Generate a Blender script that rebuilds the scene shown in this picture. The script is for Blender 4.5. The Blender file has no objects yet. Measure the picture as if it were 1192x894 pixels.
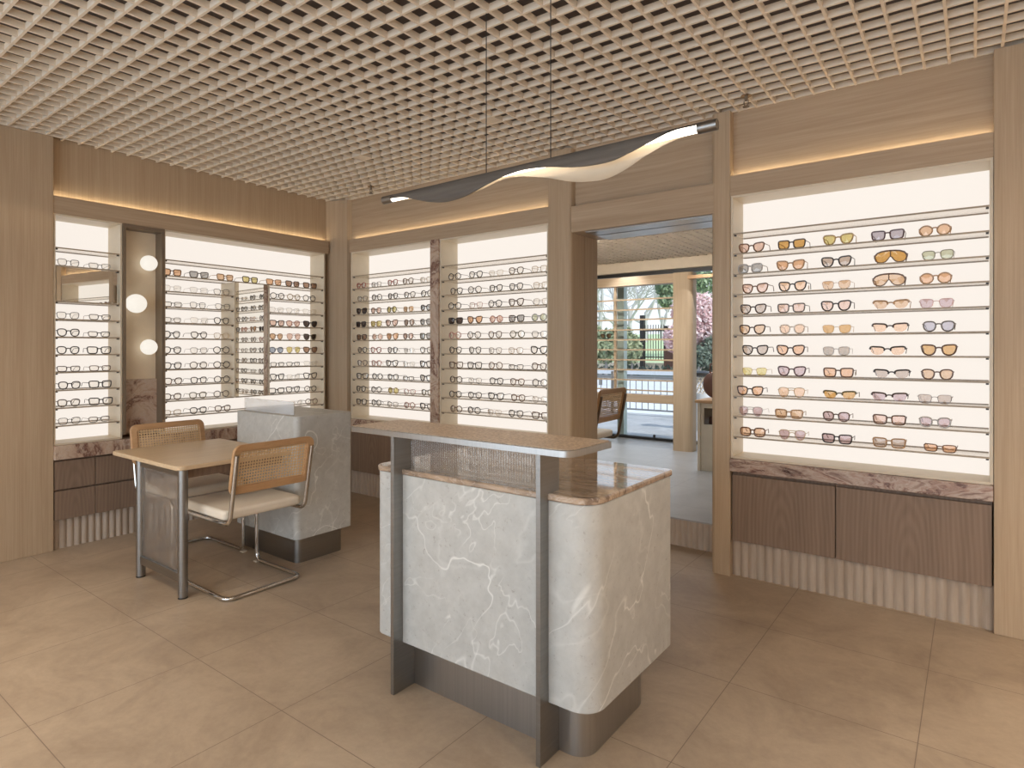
import bpy, math, random
from mathutils import Vector, Matrix
random.seed(7)
PI = math.pi
SC = bpy.context.scene
COL = SC.collection

# ---------------------------------------------------------------- helpers
class MB:
    def __init__(s): s.v = []; s.f = []
    def add(s, vs, fs):
        o = len(s.v); s.v += [tuple(p) for p in vs]; s.f += [tuple(i + o for i in f) for f in fs]; return s
    def box(s, x0, y0, z0, x1, y1, z1):
        if x0 > x1: x0, x1 = x1, x0
        if y0 > y1: y0, y1 = y1, y0
        if z0 > z1: z0, z1 = z1, z0
        return s.add([(x0,y0,z0),(x1,y0,z0),(x1,y1,z0),(x0,y1,z0),(x0,y0,z1),(x1,y0,z1),(x1,y1,z1),(x0,y1,z1)],
                     [(3,2,1,0),(4,5,6,7),(0,1,5,4),(1,2,6,5),(2,3,7,6),(3,0,4,7)])
    def prism(s, poly, z0, z1):
        n = len(poly)
        vs = [(x,y,z0) for x,y in poly] + [(x,y,z1) for x,y in poly]
        fs = [tuple(reversed(range(n))), tuple(range(n, 2*n))]
        fs += [(i, (i+1)%n, n+(i+1)%n, n+i) for i in range(n)]
        return s.add(vs, fs)
    def tube(s, path, r, n=8, closed=False, cap=True):
        P = [Vector(p) for p in path]; m = len(P)
        rr = r if isinstance(r, (list, tuple)) else [r]*m
        T = []
        for i in range(m):
            a = P[(i-1) % m] if (closed or i > 0) else P[i]
            b = P[(i+1) % m] if (closed or i < m-1) else P[i]
            t = (b-a); T.append(t.normalized() if t.length > 1e-9 else Vector((0,0,1)))
        up = Vector((0,0,1)) if abs(T[0].z) < .9 else Vector((1,0,0))
        N = (up - T[0]*up.dot(T[0])).normalized()
        vs = []
        for i in range(m):
            N = N - T[i]*N.dot(T[i])
            if N.length < 1e-6: N = T[i].orthogonal()
            N.normalize(); B = T[i].cross(N)
            for k in range(n):
                a = 2*PI*k/n
                vs.append(P[i] + (N*math.cos(a) + B*math.sin(a))*rr[i])
        fs = []
        for i in range(m if closed else m-1):
            j = (i+1) % m
            for k in range(n):
                fs.append((i*n+k, i*n+(k+1)%n, j*n+(k+1)%n, j*n+k))
        if cap and not closed:
            fs.append(tuple(reversed(range(n)))); fs.append(tuple((m-1)*n+k for k in range(n)))
        return s.add(vs, fs)
    def lathe(s, prof, n=24, c=(0,0,0)):
        vs = []; m = len(prof)
        for r,z in prof:
            for k in range(n):
                a = 2*PI*k/n; vs.append((c[0]+r*math.cos(a), c[1]+r*math.sin(a), c[2]+z))
        fs = [(i*n+k, i*n+(k+1)%n, (i+1)*n+(k+1)%n, (i+1)*n+k) for i in range(m-1) for k in range(n)]
        fs.append(tuple(reversed(range(n)))); fs.append(tuple((m-1)*n+k for k in range(n)))
        return s.add(vs, fs)
    def sphere(s, c, r, n=20, m=12, sc=(1,1,1)):
        vs = [(c[0],c[1],c[2]-r*sc[2])]
        for i in range(1, m):
            t = -PI/2 + PI*i/m
            for k in range(n):
                a = 2*PI*k/n
                vs.append((c[0]+r*sc[0]*math.cos(t)*math.cos(a), c[1]+r*sc[1]*math.cos(t)*math.sin(a), c[2]+r*sc[2]*math.sin(t)))
        vs.append((c[0],c[1],c[2]+r*sc[2])); L = len(vs)-1
        fs = [(0, 1+(k+1)%n, 1+k) for k in range(n)]
        for i in range(m-2):
            for k in range(n):
                a = 1+i*n+k; b = 1+i*n+(k+1)%n
                fs.append((a, b, b+n, a+n))
        o = 1+(m-2)*n
        fs += [(o+k, o+(k+1)%n, L) for k in range(n)]
        return s.add(vs, fs)
    def mesh(s, name, off=(0,0,0), smooth=False, ang=35):
        me = bpy.data.meshes.new(name)
        me.from_pydata([(x-off[0], y-off[1], z-off[2]) for x,y,z in s.v], [], s.f)
        me.update()
        if smooth:
            me.polygons.foreach_set('use_smooth', [True]*len(me.polygons))
            me.set_sharp_from_angle(angle=math.radians(ang))
        return me
    def build(s, name, mat, parent=None, bevel=0, smooth=False, local=False, ang=35, segs=2):
        off = (0,0,0)
        if parent is not None and not local: off = wloc(parent)
        me = s.mesh(name, off, smooth, ang)
        if mat: me.materials.append(mat)
        o = bpy.data.objects.new(name, me); COL.objects.link(o)
        if parent is not None: o.parent = parent
        if bevel:
            b = o.modifiers.new('bevel', 'BEVEL'); b.width = bevel; b.segments = segs; b.limit_method = 'ANGLE'
            b.angle_limit = math.radians(40)
        return o
def wloc(o):
    v = Vector((0,0,0))
    while o is not None: v += o.location; o = o.parent
    return tuple(v)
def tag(o, label, cat, group=None):
    o['label'] = label; o['category'] = cat
    if group: o['group'] = group
    return o
def thing(name, label, cat, loc=(0,0,0), rz=0, group=None):
    o = bpy.data.objects.new(name, None); COL.objects.link(o)
    o.empty_display_size = .05
    o.location = loc; o.rotation_euler = (0,0,rz)
    return tag(o, label, cat, group)
def struct(name, mb, mat, bevel=0, smooth=False, parent=None):
    o = mb.build(name, mat, parent, bevel, smooth)
    if parent is None: o['kind'] = 'structure'
    return o
def rrect(x0, y0, x1, y1, r, seg=6):
    rs = r if isinstance(r, (list,tuple)) else [r]*4      # order: x1y0, x1y1, x0y1, x0y0
    cs = [(x1,y0,-PI/2,-1,1),(x1,y1,0,-1,-1),(x0,y1,PI/2,1,-1),(x0,y0,PI,1,1)]
    out = []
    for (cx,cy,a0,sx,sy),q in zip(cs, rs):
        if q <= 1e-6: out.append((cx,cy)); continue
        for k in range(seg+1):
            a = a0 + PI/2*k/seg
            out.append((cx+sx*q+q*math.cos(a), cy+sy*q+q*math.sin(a)))
    return out
def fillet(path, r, seg=6):
    P = [Vector(p) for p in path]; out = [P[0]]
    for i in range(1, len(P)-1):
        rad = r[i-1] if isinstance(r,(list,tuple)) else r
        a = (P[i-1]-P[i]).normalized(); b = (P[i+1]-P[i]).normalized()
        th = a.angle(b); d = rad/math.tan(th/2)
        c = P[i] + (a+b).normalized()*(rad/math.sin(th/2))
        s = P[i]+a*d; e = P[i]+b*d
        v0 = s-c; v1 = e-c; full = v0.angle(v1); ax = v0.cross(v1).normalized()
        for k in range(seg+1):
            out.append(c + Matrix.Rotation(full*k/seg, 3, ax) @ v0)
    out.append(P[-1]); return out
ORD = ['first','second','third','fourth','fifth','sixth','seventh','eighth','ninth','tenth','eleventh']

# ---------------------------------------------------------------- materials
def lin(c): return tuple((x/255/12.92 if x/255 <= .04045 else ((x/255+.055)/1.055)**2.4) for x in c)
def rgb(c): return (*lin(c), 1)
def newmat(name):
    m = bpy.data.materials.new(name); m.use_nodes = True
    nt = m.node_tree; b = nt.nodes['Principled BSDF']
    return m, nt, b
def N(nt, t, **kw):
    n = nt.nodes.new(t)
    for k,v in kw.items():
        if k in n.inputs.keys() if isinstance(k,str) else False: n.inputs[k].default_value = v
        else: setattr(n, k, v)
    return n
def L(nt, a, b): nt.links.new(a, b)
def coords(nt, scale=(1,1,1), rot=(0,0,0), kind='Object'):
    if kind == 'Position':
        g = nt.nodes.new('ShaderNodeNewGeometry'); src = g.outputs['Position']
    else:
        g = nt.nodes.new('ShaderNodeTexCoord'); src = g.outputs[kind]
    mp = nt.nodes.new('ShaderNodeMapping'); mp.inputs['Scale'].default_value = scale; mp.inputs['Rotation'].default_value = rot
    L(nt, src, mp.inputs['Vector']); return mp.outputs['Vector']
def noise(nt, vec, scale, detail=4, rough=.5, dist=0):
    n = nt.nodes.new('ShaderNodeTexNoise'); n.inputs['Scale'].default_value = scale
    n.inputs['Detail'].default_value = detail; n.inputs['Roughness'].default_value = rough; n.inputs['Distortion'].default_value = dist
    L(nt, vec, n.inputs['Vector']); return n.outputs['Fac']
def ramp(nt, fac, stops):
    r = nt.nodes.new('ShaderNodeValToRGB'); e = r.color_ramp.elements
    while len(e) < len(stops): e.new(.5)
    for el,(p,c) in zip(e, stops): el.position = p; el.color = c if len(c)==4 else (*c,1)
    L(nt, fac, r.inputs['Fac']); return r.outputs['Color']
def mix(nt, fac, a, b, mode='MIX'):
    m = nt.nodes.new('ShaderNodeMix'); m.data_type = 'RGBA'; m.blend_type = mode
    for src,sock in ((fac, m.inputs[0]), (a, m.inputs[6]), (b, m.inputs[7])):
        if isinstance(src, bpy.types.NodeSocket): L(nt, src, sock)
        else: sock.default_value = src
    return m.outputs[2]
def mth(nt, op, a, b=None, c=None):
    m = nt.nodes.new('ShaderNodeMath'); m.operation = op
    for src,sock in zip((a,b,c), m.inputs):
        if src is None: continue
        if isinstance(src, bpy.types.NodeSocket): L(nt, src, sock)
        else: sock.default_value = src
    return m.outputs[0]
def bump(nt, b, h, strength=.2, dist=.002):
    n = nt.nodes.new('ShaderNodeBump'); n.inputs['Strength'].default_value = strength; n.inputs['Distance'].default_value = dist
    L(nt, h, n.inputs['Height']); L(nt, n.outputs[0], b.inputs['Normal'])
def plain(name, c, rough=.5, metal=0, spec=.5):
    m, nt, b = newmat(name)
    f = noise(nt, coords(nt), 14, 3)
    L(nt, mix(nt, f, tuple(x*.92 for x in lin(c))+(1,), tuple(min(1,x*1.06) for x in lin(c))+(1,)), b.inputs['Base Color'])
    b.inputs['Roughness'].default_value = rough; b.inputs['Metallic'].default_value = metal
    b.inputs['Specular IOR Level'].default_value = spec
    return m
def wood(name, c0, c1, sc=(70,70,2.5), rough=.5, cath=0):
    m, nt, b = newmat(name)
    v = coords(nt, sc)
    f = noise(nt, v, 1, 5, .6, .4)
    f2 = noise(nt, coords(nt, tuple(x*.16 for x in sc)), 1, 3, .5, 1.2)
    fac = mth(nt, 'ADD', mth(nt, 'MULTIPLY', f, .62), mth(nt, 'MULTIPLY', f2, .38))
    if cath:
        w = nt.nodes.new('ShaderNodeTexWave'); w.wave_type = 'RINGS'; w.rings_direction = 'SPHERICAL'
        L(nt, coords(nt, (7,7,1.3)), w.inputs['Vector']); w.inputs['Scale'].default_value = 2.1
        w.inputs['Distortion'].default_value = 5; w.inputs['Detail'].default_value = 3; w.inputs['Detail Scale'].default_value = .6
        fac = mth(nt, 'ADD', mth(nt, 'MULTIPLY', fac, 1-cath), mth(nt, 'MULTIPLY', w.outputs['Fac'], cath))
    L(nt, ramp(nt, fac, [(.3, rgb(c0)), (.7, rgb(c1))]), b.inputs['Base Color'])
    b.inputs['Roughness'].default_value = rough; b.inputs['Specular IOR Level'].default_value = .3
    bump(nt, b, f, .08, .001)
    return m
def marble(name, cols, sc=(1,1,1), rot=(0,0,0), scale=2.2, rough=.25):
    m, nt, b = newmat(name)
    v = coords(nt, sc, rot, 'Position')
    w = nt.nodes.new('ShaderNodeTexNoise'); w.inputs['Scale'].default_value = scale; w.inputs['Detail'].default_value = 5
    L(nt, v, w.inputs['Vector'])
    vm = nt.nodes.new('ShaderNodeVectorMath'); vm.operation = 'MULTIPLY_ADD'
    L(nt, w.outputs['Color'], vm.inputs[0]); vm.inputs[1].default_value = (.55,.55,.55); L(nt, v, vm.inputs[2])
    f = noise(nt, vm.outputs[0], scale*1.5, 10, .62, 1.6)
    base = ramp(nt, f, [(p, rgb(c)) for p,c in cols])
    g = noise(nt, vm.outputs[0], scale*2.3, 8, .6, 2.2)
    vein = mth(nt, 'ABSOLUTE', mth(nt, 'SUBTRACT', g, .5))
    vf = ramp(nt, vein, [(0,(1,1,1)),(.022,(0,0,0))])
    L(nt, mix(nt, mth(nt,'MULTIPLY',vf,.55), base, rgb((205,190,176))), b.inputs['Base Color'])
    b.inputs['Roughness'].default_value = rough
    if rough < .15: b.inputs['IOR'].default_value = 1.65; b.inputs['Coat Weight'].default_value = .5; b.inputs['Coat IOR'].default_value = 1.6
    return m
def emit(name, c, s, alb=.8):
    m, nt, b = newmat(name)
    b.inputs['Base Color'].default_value = (alb,alb,alb,1); b.inputs['Emission Color'].default_value = (*c,1); b.inputs['Emission Strength'].default_value = s
    b.inputs['Roughness'].default_value = .6
    return m
def glassy(name, c, gloss=.08, diff=0.0, rough=.02, dc=None, fr=.6):
    """see-through sheet: tinted transparency, a little gloss, optional haze"""
    m, nt, b = newmat(name); out = nt.nodes['Material Output']; nt.nodes.remove(b)
    t = nt.nodes.new('ShaderNodeBsdfTransparent'); t.inputs[0].default_value = (*c,1)
    cur = t.outputs[0]
    if diff:
        d = nt.nodes.new('ShaderNodeBsdfDiffuse'); d.inputs[0].default_value = (*(dc or c),1)
        x = nt.nodes.new('ShaderNodeMixShader'); x.inputs[0].default_value = diff
        L(nt, cur, x.inputs[1]); L(nt, d.outputs[0], x.inputs[2]); cur = x.outputs[0]
    g = nt.nodes.new('ShaderNodeBsdfGlossy'); g.inputs['Roughness'].default_value = rough
    lw = nt.nodes.new('ShaderNodeLayerWeight'); lw.inputs[0].default_value = .25
    fac = mth(nt, 'MULTIPLY_ADD', lw.outputs['Fresnel'], fr, gloss*.4)
    x = nt.nodes.new('ShaderNodeMixShader'); L(nt, fac, x.inputs[0]); L(nt, cur, x.inputs[1]); L(nt, g.outputs[0], x.inputs[2])
    L(nt, x.outputs[0], out.inputs['Surface'])
    return m
def metal(name, c, rough=.32, streak=(2,2,120)):
    m, nt, b = newmat(name)
    f = noise(nt, coords(nt, streak), 1, 3)
    L(nt, mix(nt, f, tuple(x*.85 for x in lin(c))+(1,), tuple(min(1,x*1.12) for x in lin(c))+(1,)), b.inputs['Base Color'])
    b.inputs['Metallic'].default_value = 1; b.inputs['Roughness'].default_value = rough
    return m

M = {}
M['oak_v'] = wood('oak_upright_grain', (174,150,122), (195,172,144), (115,115,2.4), .5)
M['oak_h'] = wood('oak_level_grain', (170,146,119), (195,172,145), (2.2,2.2,75), .5)
M['oak_dark'] = wood('smoked_oak', (124,103,87), (150,128,110), (60,60,2.0), .5, .14)
M['bentwood'] = wood('beech_frame', (178,136,96), (204,164,122), (60,8,60), .4)
M['table_wood'] = wood('table_veneer', (200,172,138), (222,198,164), (70,3,70), .38)
M['cream'] = plain('cream_lacquer', (222,208,184), .4)
M['panel'] = emit('backlit_acrylic', (1.0,.915,.83), .93, .06)
M['globe'] = emit('opal_glass_lamp', (1.0,.93,.82), .90, .1)
M['led'] = emit('led_strip_glow', (1.0,.84,.58), 13.0)
M['tube_light'] = emit('led_tube_glow', (1.0,.90,.76), 3.2)
M['steel'] = metal('brushed_steel', (176,174,171), .34, (120,120,2))
M['steel_dark'] = metal('dark_steel', (150,147,143), .36)
M['bronze'] = plain('bronze_frame', (122,106,88), .38)
M['champagne'] = metal('satin_champagne_metal', (205,184,156), .27, (3,3,90)); M['satin_panel'] = plain('satin_beige_panel', (236,218,190), .3)
M['chrome'] = metal('chrome_tube', (215,213,210), .09)
M['mirror'] = metal('mirror_silver', (246,243,238), .01, (1,1,1))
M['black_metal'] = plain('black_metal', (38,36,34), .45)
M['cable'] = plain('cable_black', (50,46,42), .6)
M['slat'] = plain('ceiling_slat', (236,221,200), .55)
M['plenum'] = plain('ceiling_void', (96,89,88), .85)
M['white_wall'] = plain('painted_plaster', (222,206,184), .7)
M['wall_grey'] = plain('plain_wall', (190,172,150), .7)
M['cushion'] = plain('cream_seat_cloth', (226,214,196), .85)
M['breccia'] = marble('breccia_marble', [(.28,(104,72,62)),(.37,(160,130,112)),(.45,(206,184,164)),(.53,(186,158,138)),(.585,(120,84,72)),(.64,(196,172,152)),(.8,(224,208,192))], scale=2.0)
M['band_marble'] = marble('striped_marble', [(.3,(92,78,68)),(.45,(156,134,114)),(.55,(182,158,134)),(.65,(116,96,82)),(.8,(190,170,150))], sc=(.9,3.6,3.6), scale=1.5, rough=.05)
M['ledge_marble'] = marble('swirl_marble', [(.30,(78,56,52)),(.40,(150,124,112)),(.47,(190,170,156)),(.53,(168,138,124)),(.58,(104,74,66)),(.66,(176,152,138)),(.8,(206,190,178))], sc=(1.0,1.4,3.0), rot=(0,.55,0), scale=1.7)
M['pane'] = glassy('window_glass', (.97,.98,.98), .05)
M['shelf_glass'] = glassy('shelf_glass', (.97,.95,.925), .03, .03, .05, (.9,.85,.78), .22)
M['shelf_edge'] = plain('shelf_edge_trim', (168,152,130), .4)
M['dark_pin'] = plain('shelf_pin', (48,42,38), .4)
def fluted_mat():
    m, nt, b = newmat('fluted_glass'); out = nt.nodes['Material Output']; nt.nodes.remove(b)
    t = nt.nodes.new('ShaderNodeBsdfTransparent'); t.inputs[0].default_value = (.95,.93,.90,1)
    d = nt.nodes.new('ShaderNodeBsdfTranslucent'); d.inputs[0].default_value = (.93,.90,.86,1)
    g = nt.nodes.new('ShaderNodeBsdfGlossy'); g.inputs['Roughness'].default_value = .12
    gm = nt.nodes.new('ShaderNodeNewGeometry'); sx = nt.nodes.new('ShaderNodeSeparateXYZ'); L(nt, gm.outputs['Normal'], sx.inputs[0])
    side = mth(nt, 'ABSOLUTE', sx.outputs['X'])
    x = nt.nodes.new('ShaderNodeMixShader'); L(nt, mth(nt, 'MULTIPLY_ADD', side, -.20, .30), x.inputs[0]); L(nt, t.outputs[0], x.inputs[1]); L(nt, d.outputs[0], x.inputs[2])
    y = nt.nodes.new('ShaderNodeMixShader'); L(nt, mth(nt, 'MULTIPLY_ADD', side, .12, .04), y.inputs[0]); L(nt, x.outputs[0], y.inputs[1]); L(nt, g.outputs[0], y.inputs[2])
    L(nt, y.outputs[0], out.inputs['Surface'])
    return m
M['fluted'] = fluted_mat()
def stone_mat():
    m, nt, b = newmat('grey_veined_stone')
    v = coords(nt, (1,1,1), (.3,.9,.2), 'Position')
    f = noise(nt, v, 16, 6, .65)
    base = ramp(nt, f, [(.3, rgb((178,177,172))), (.7, rgb((195,194,189)))])
    sp = noise(nt, v, 48, 5, .75)
    base = mix(nt, ramp(nt, sp, [(.60,(0,0,0)),(.68,(.6,.6,.6))]), base, rgb((146,138,130)))
    mp1 = nt.nodes.new('ShaderNodeMapping'); gp = nt.nodes.new('ShaderNodeNewGeometry'); L(nt, gp.outputs['Position'], mp1.inputs['Vector'])
    mp1.inputs['Rotation'].default_value = Vector((.62,.42,.66)).rotation_difference(Vector((1,0,0))).to_euler()
    mp2 = nt.nodes.new('ShaderNodeMapping'); mp2.inputs['Scale'].default_value = (.34,1,1); L(nt, mp1.outputs[0], mp2.inputs['Vector']); vs = mp2.outputs[0]
    for sc,w,st in ((2.3,.0065,.85),(4.6,.006,.5),(3.3,.02,.2)):
        g = noise(nt, vs, sc, 3.5, .5, .4)
        vein = mth(nt, 'ABSOLUTE', mth(nt, 'SUBTRACT', g, .5))
        vf = ramp(nt, vein, [(0,(1,1,1)),(w,(0,0,0))])
        msk = ramp(nt, noise(nt, v, sc*1.1, 2), [(.40,(0,0,0)),(.58,(1,1,1))])
        base = mix(nt, mth(nt,'MULTIPLY', mth(nt,'MULTIPLY',vf,msk), st), base, rgb((234,233,228)))
    L(nt, base, b.inputs['Base Color']); b.inputs['Roughness'].default_value = .42
    return m
M['stone'] = stone_mat()
def travertine():
    m, nt, b = newmat('fluted_travertine')
    f = noise(nt, coords(nt, (22,22,3)), 1, 6, .6)
    L(nt, ramp(nt, f, [(.3, rgb((172,155,138))), (.7, rgb((196,180,163)))]), b.inputs['Base Color'])
    b.inputs['Roughness'].default_value = .65; bump(nt, b, f, .2, .002); return m
M['travertine'] = travertine()
def terrazzo():
    m, nt, b = newmat('speckled_top')
    v = coords(nt, (1,1,1), kind='Position')
    f = noise(nt, v, 90, 3, .7)
    L(nt, ramp(nt, f, [(.35, rgb((158,134,112))), (.5, rgb((196,172,146))), (.66, rgb((216,196,172)))]), b.inputs['Base Color'])
    b.inputs['Roughness'].default_value = .4; return m
M['terrazzo'] = terrazzo()
def tiles(name, c0, c1, grout, ox, oy, w, h, rough=.42):
    m, nt, b = newmat(name)
    g = nt.nodes.new('ShaderNodeNewGeometry')
    mp = nt.nodes.new('ShaderNodeMapping'); mp.inputs['Location'].default_value = (-ox,-oy,0); L(nt, g.outputs['Position'], mp.inputs['Vector'])
    br = nt.nodes.new('ShaderNodeTexBrick'); br.offset = 0; br.squash = 1
    L(nt, mp.outputs[0], br.inputs['Vector'])
    br.inputs['Scale'].default_value = 1; br.inputs['Brick Width'].default_value = w; br.inputs['Row Height'].default_value = h
    br.inputs['Mortar Size'].default_value = .0016; br.inputs['Mortar Smooth'].default_value = .1; br.inputs['Bias'].default_value = 0
    br.inputs['Color1'].default_value = (.46,.46,.46,1); br.inputs['Color2'].default_value = (.54,.54,.54,1); br.inputs['Mortar'].default_value = (0,0,0,1)
    f = noise(nt, g.outputs['Position'], 2.6, 9, .68, .6)
    f2 = noise(nt, g.outputs['Position'], 30, 5, .7)
    fac = mth(nt, 'ADD', mth(nt, 'MULTIPLY', f, .75), mth(nt, 'MULTIPLY', f2, .25))
    base = ramp(nt, fac, [(.32, rgb(c0)), (.68, rgb(c1))])
    base = mix(nt, .22, base, br.outputs['Color'], 'OVERLAY')
    L(nt, mix(nt, br.outputs['Fac'], base, rgb(grout)), b.inputs['Base Color'])
    rr = mth(nt, 'MULTIPLY_ADD', f2, .2, rough-.1); L(nt, rr, b.inputs['Roughness'])
    inv = mth(nt, 'SUBTRACT', 1, br.outputs['Fac']); bump(nt, b, inv, .25, .002)
    return m
M['floor'] = tiles('taupe_floor_tile', (154,134,113), (192,172,148), (126,108,92), -.158, 1.371, .661, .6255)
M['floor2'] = tiles('grey_floor_tile', (152,150,148), (178,176,174), (130,128,126), -2.1, 4.6, .661, .6255, .35)
def cane():
    m, nt, b = newmat('woven_cane')
    tc = nt.nodes.new('ShaderNodeTexCoord'); sx = nt.nodes.new('ShaderNodeSeparateXYZ'); L(nt, tc.outputs['Object'], sx.inputs[0])
    k = 2*PI/.017
    a = mth(nt,'ABSOLUTE', mth(nt,'SINE', mth(nt,'MULTIPLY', sx.outputs['Y'], k/2)))
    c = mth(nt,'ABSOLUTE', mth(nt,'SINE', mth(nt,'MULTIPLY', sx.outputs['Z'], k/2)))
    hole = mth(nt,'GREATER_THAN', mth(nt,'MULTIPLY', a, c), .58)
    d = nt.nodes.new('ShaderNodeBsdfTransparent'); x = nt.nodes.new('ShaderNodeMixShader'); out = nt.nodes['Material Output']
    L(nt, mix(nt, noise(nt, tc.outputs['Object'], 60, 2), rgb((204,168,124)), rgb((230,200,158))), b.inputs['Base Color']); b.inputs['Roughness'].default_value = .55
    L(nt, hole, x.inputs[0]); L(nt, b.outputs[0], x.inputs[1]); L(nt, d.outputs[0], x.inputs[2]); L(nt, x.outputs[0], out.inputs['Surface'])
    return m
M['cane'] = cane()
M['bronze_tube'] = metal('bronze_tube', (120,104,88), .3)

# ---------------------------------------------------------------- plan constants
XA, XAF, XAB = -5.10, -5.16, -5.33         # left wall: header front, fascia, recess back
YB, YBF, YBB = 3.86, 3.92, 4.08            # back wall
ZC, ZH0, ZH1, ZL = 2.88, 2.35, 2.475, .742 # ceiling, header bottom/top, ledge top
SHZ = [2.118-.1252*k for k in range(11)]
AE = 1.50                                   # near end of the left wall's first case
XR, YF = 2.3, -2.6                          # right and front walls

# ---------------------------------------------------------------- setting: shell
struct('floor', MB().box(-5.5, YF, -.06, XR, 4.25, 0), M['floor'])
def fluted(x0, x1, yf, pitch, depth, z0, z1, yb, axis='x', sgn=1):
    """strip with rounded vertical ribs; front faces -y (axis x) or +x (axis y)"""
    n = max(1, round((x1-x0)/pitch)); p = (x1-x0)/n; pts = []
    for i in range(n):
        for k in range(6):
            t = k/6; pts.append((x0+(i+t)*p, yf - depth*math.sin(PI*t)*1.0 + depth))
    pts.append((x1, yf+depth)); pts += [(x1, yb), (x0, yb)]
    if axis == 'y': pts = [(-y, x) for x,y in pts]
    return MB().prism(pts, z0, z1)
def ceiling():
    mb = MB(); t = .0062; z0, z1 = ZC, ZC+.032; p = .1064
    y = 1.671 - p*60
    while y < YBF:
        if y > YF: mb.box(XAF, y-t, z0, XR, y+t, z1)
        y += p
    x = -5.10
    while x < XR:
        mb.box(x-t, YF, z0+.0006, x+t, YBF, z1); x += p
    return mb
struct('ceiling', ceiling(), M['slat'])
struct('trim_1', MB().box(-5.6, YF, ZC+.10, XR, YBF, ZC+.17), M['plenum'])
wl = MB().box(XAF-.03, YF, ZH1-.02, XAF, 3.8, ZC+.2).box(-5.56, YF, 0, -5.36, 4.2, ZC+.2)
struct('wall_left', wl, M['oak_v'])
wb = MB().box(-5.0, YBF, ZH1-.02, XR, YBF+.03, ZC+.2)
struct('wall_back', wb, M['oak_h'])
struct('trim_2', MB().box(-5.5, 4.12, 0, -2.54, 4.25, ZC+.2).box(-1.2, 4.12, 0, XR, 4.25, ZC+.2).box(-2.6, 4.0, 2.44, -1.1, 4.25, ZC+.2), M['wall_grey'])
struct('wall_right', MB().box(XR, YF, 0, XR+.1, 4.25, ZC+.2), M['oak_v'])
# headers with the cove on top
struct('trim_3', MB().box(XAF, .6, ZH0, XA, 3.79, ZH1), M['oak_h'], .002)
struct('trim_4', MB().box(-4.875, YB, ZH0, -2.545, YBF+.02, ZH1), M['oak_h'], .002)
struct('trim_5', MB().box(-1.2, YB, ZH0, .08, YBF+.02, ZH1), M['oak_h'], .002)
# corner pilaster, two door pilasters, two end pilasters
struct('trim_17', MB().box(.45, YB, ZH0, 1.75, YBF+.02, ZH1), M['oak_h'], .002)
struct('trim_6', MB().prism([(-5.3,3.79),(-5.165,3.80),(-5.10,3.815),(-5.0,3.845),(-4.93,3.875),(-4.905,3.93),(-4.905,4.11),(-5.3,4.11)], 0, ZC-.001), M['oak_v'], smooth=True)
struct('trim_7', MB().prism(rrect(-2.545, YB-.005, -2.347, 4.055, [.035,0,0,.004]), 0, ZC-.001).prism(rrect(-2.54, 4.063, -2.349, 4.262, [0,.004,0,0]), 0, ZC-.001), M['oak_v'], smooth=True)
struct('trim_8', MB().prism(rrect(-1.318, YB-.005, -1.2, 4.26, [.004,0,0,.03]), 0, ZC-.001), M['oak_v'], smooth=True)
struct('trim_9', MB().box(.08, YB-.005, 0, .45, 4.1, ZC-.001).box(1.75, YB-.005, 0, XR, 4.1, ZC-.001).box(.45, YB, 0, 1.75, 4.1, ZL-.013), M['oak_v'], .003)
struct('trim_10', MB().box(-5.34, .6, 0, XA+.005, AE, ZC-.001).box(-5.34, YF, 0, XA, .6, ZC-.001), M['oak_v'], .003)
# doorway lintel and its steel track
struct('trim_11', MB().box(-2.347, YB-.001, 2.256, -1.296, 4.262, 2.446), M['oak_h'], .002)
tr = MB().box(-2.24, 3.885, 2.246, -1.318, 4.02, 2.2555).box(-2.24, 4.045, 2.246, -1.318, 4.245, 2.2555)
struct('trim_12', tr, M['steel'])
# fluted plinths
bb = fluted(AE, 3.79, 5.125, .045, .012, 0, .205, 5.34, 'y')
struct('baseboard_left', bb, M['travertine'], smooth=False)
struct('baseboard_back', fluted(-4.9, -2.545, 3.895, .045, .012, 0, .22, 4.1), M['travertine'])
struct('baseboard_right', fluted(-1.2, .08, 3.895, .047, .012, 0, .22, 4.1), M['travertine'])
# raised floor of the second room with fluted riser
Z2 = .197
struct('trim_13', fluted(-2.55, -1.1, 4.235, .04, .010, 0, Z2-.012, 4.3), M['travertine'])
struct('floor_beyond', MB().box(-5.6, 4.236, Z2-.012, -.6, 7.95, Z2), M['floor2'])

# ---------------------------------------------------------------- lamps hidden in coves
def led(name, lab, x0,y0,x1,y1):
    o = MB().box(x0,y0,ZH1+.0003,x1,y1,ZH1+.0018).build(name, M['led']); return tag(o, lab, 'light strip')
led('led_strip','warm glowing light strip in the cove above the left wall shelves', XAF+.014, AE, XAF+.026, 3.78)
led('led_strip','warm glowing light strip in the cove above the clear eyeglasses on back wall', -4.86, YBF-.026, -2.55, YBF-.014)
led('led_strip','warm glowing light strip in the cove above the sunglasses wall', -1.19, YBF-.026, .07, YBF-.014)
led('led_strip','warm glowing light strip above the empty case at far right', .46, YBF-.026, 1.74, YBF-.014)

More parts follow.
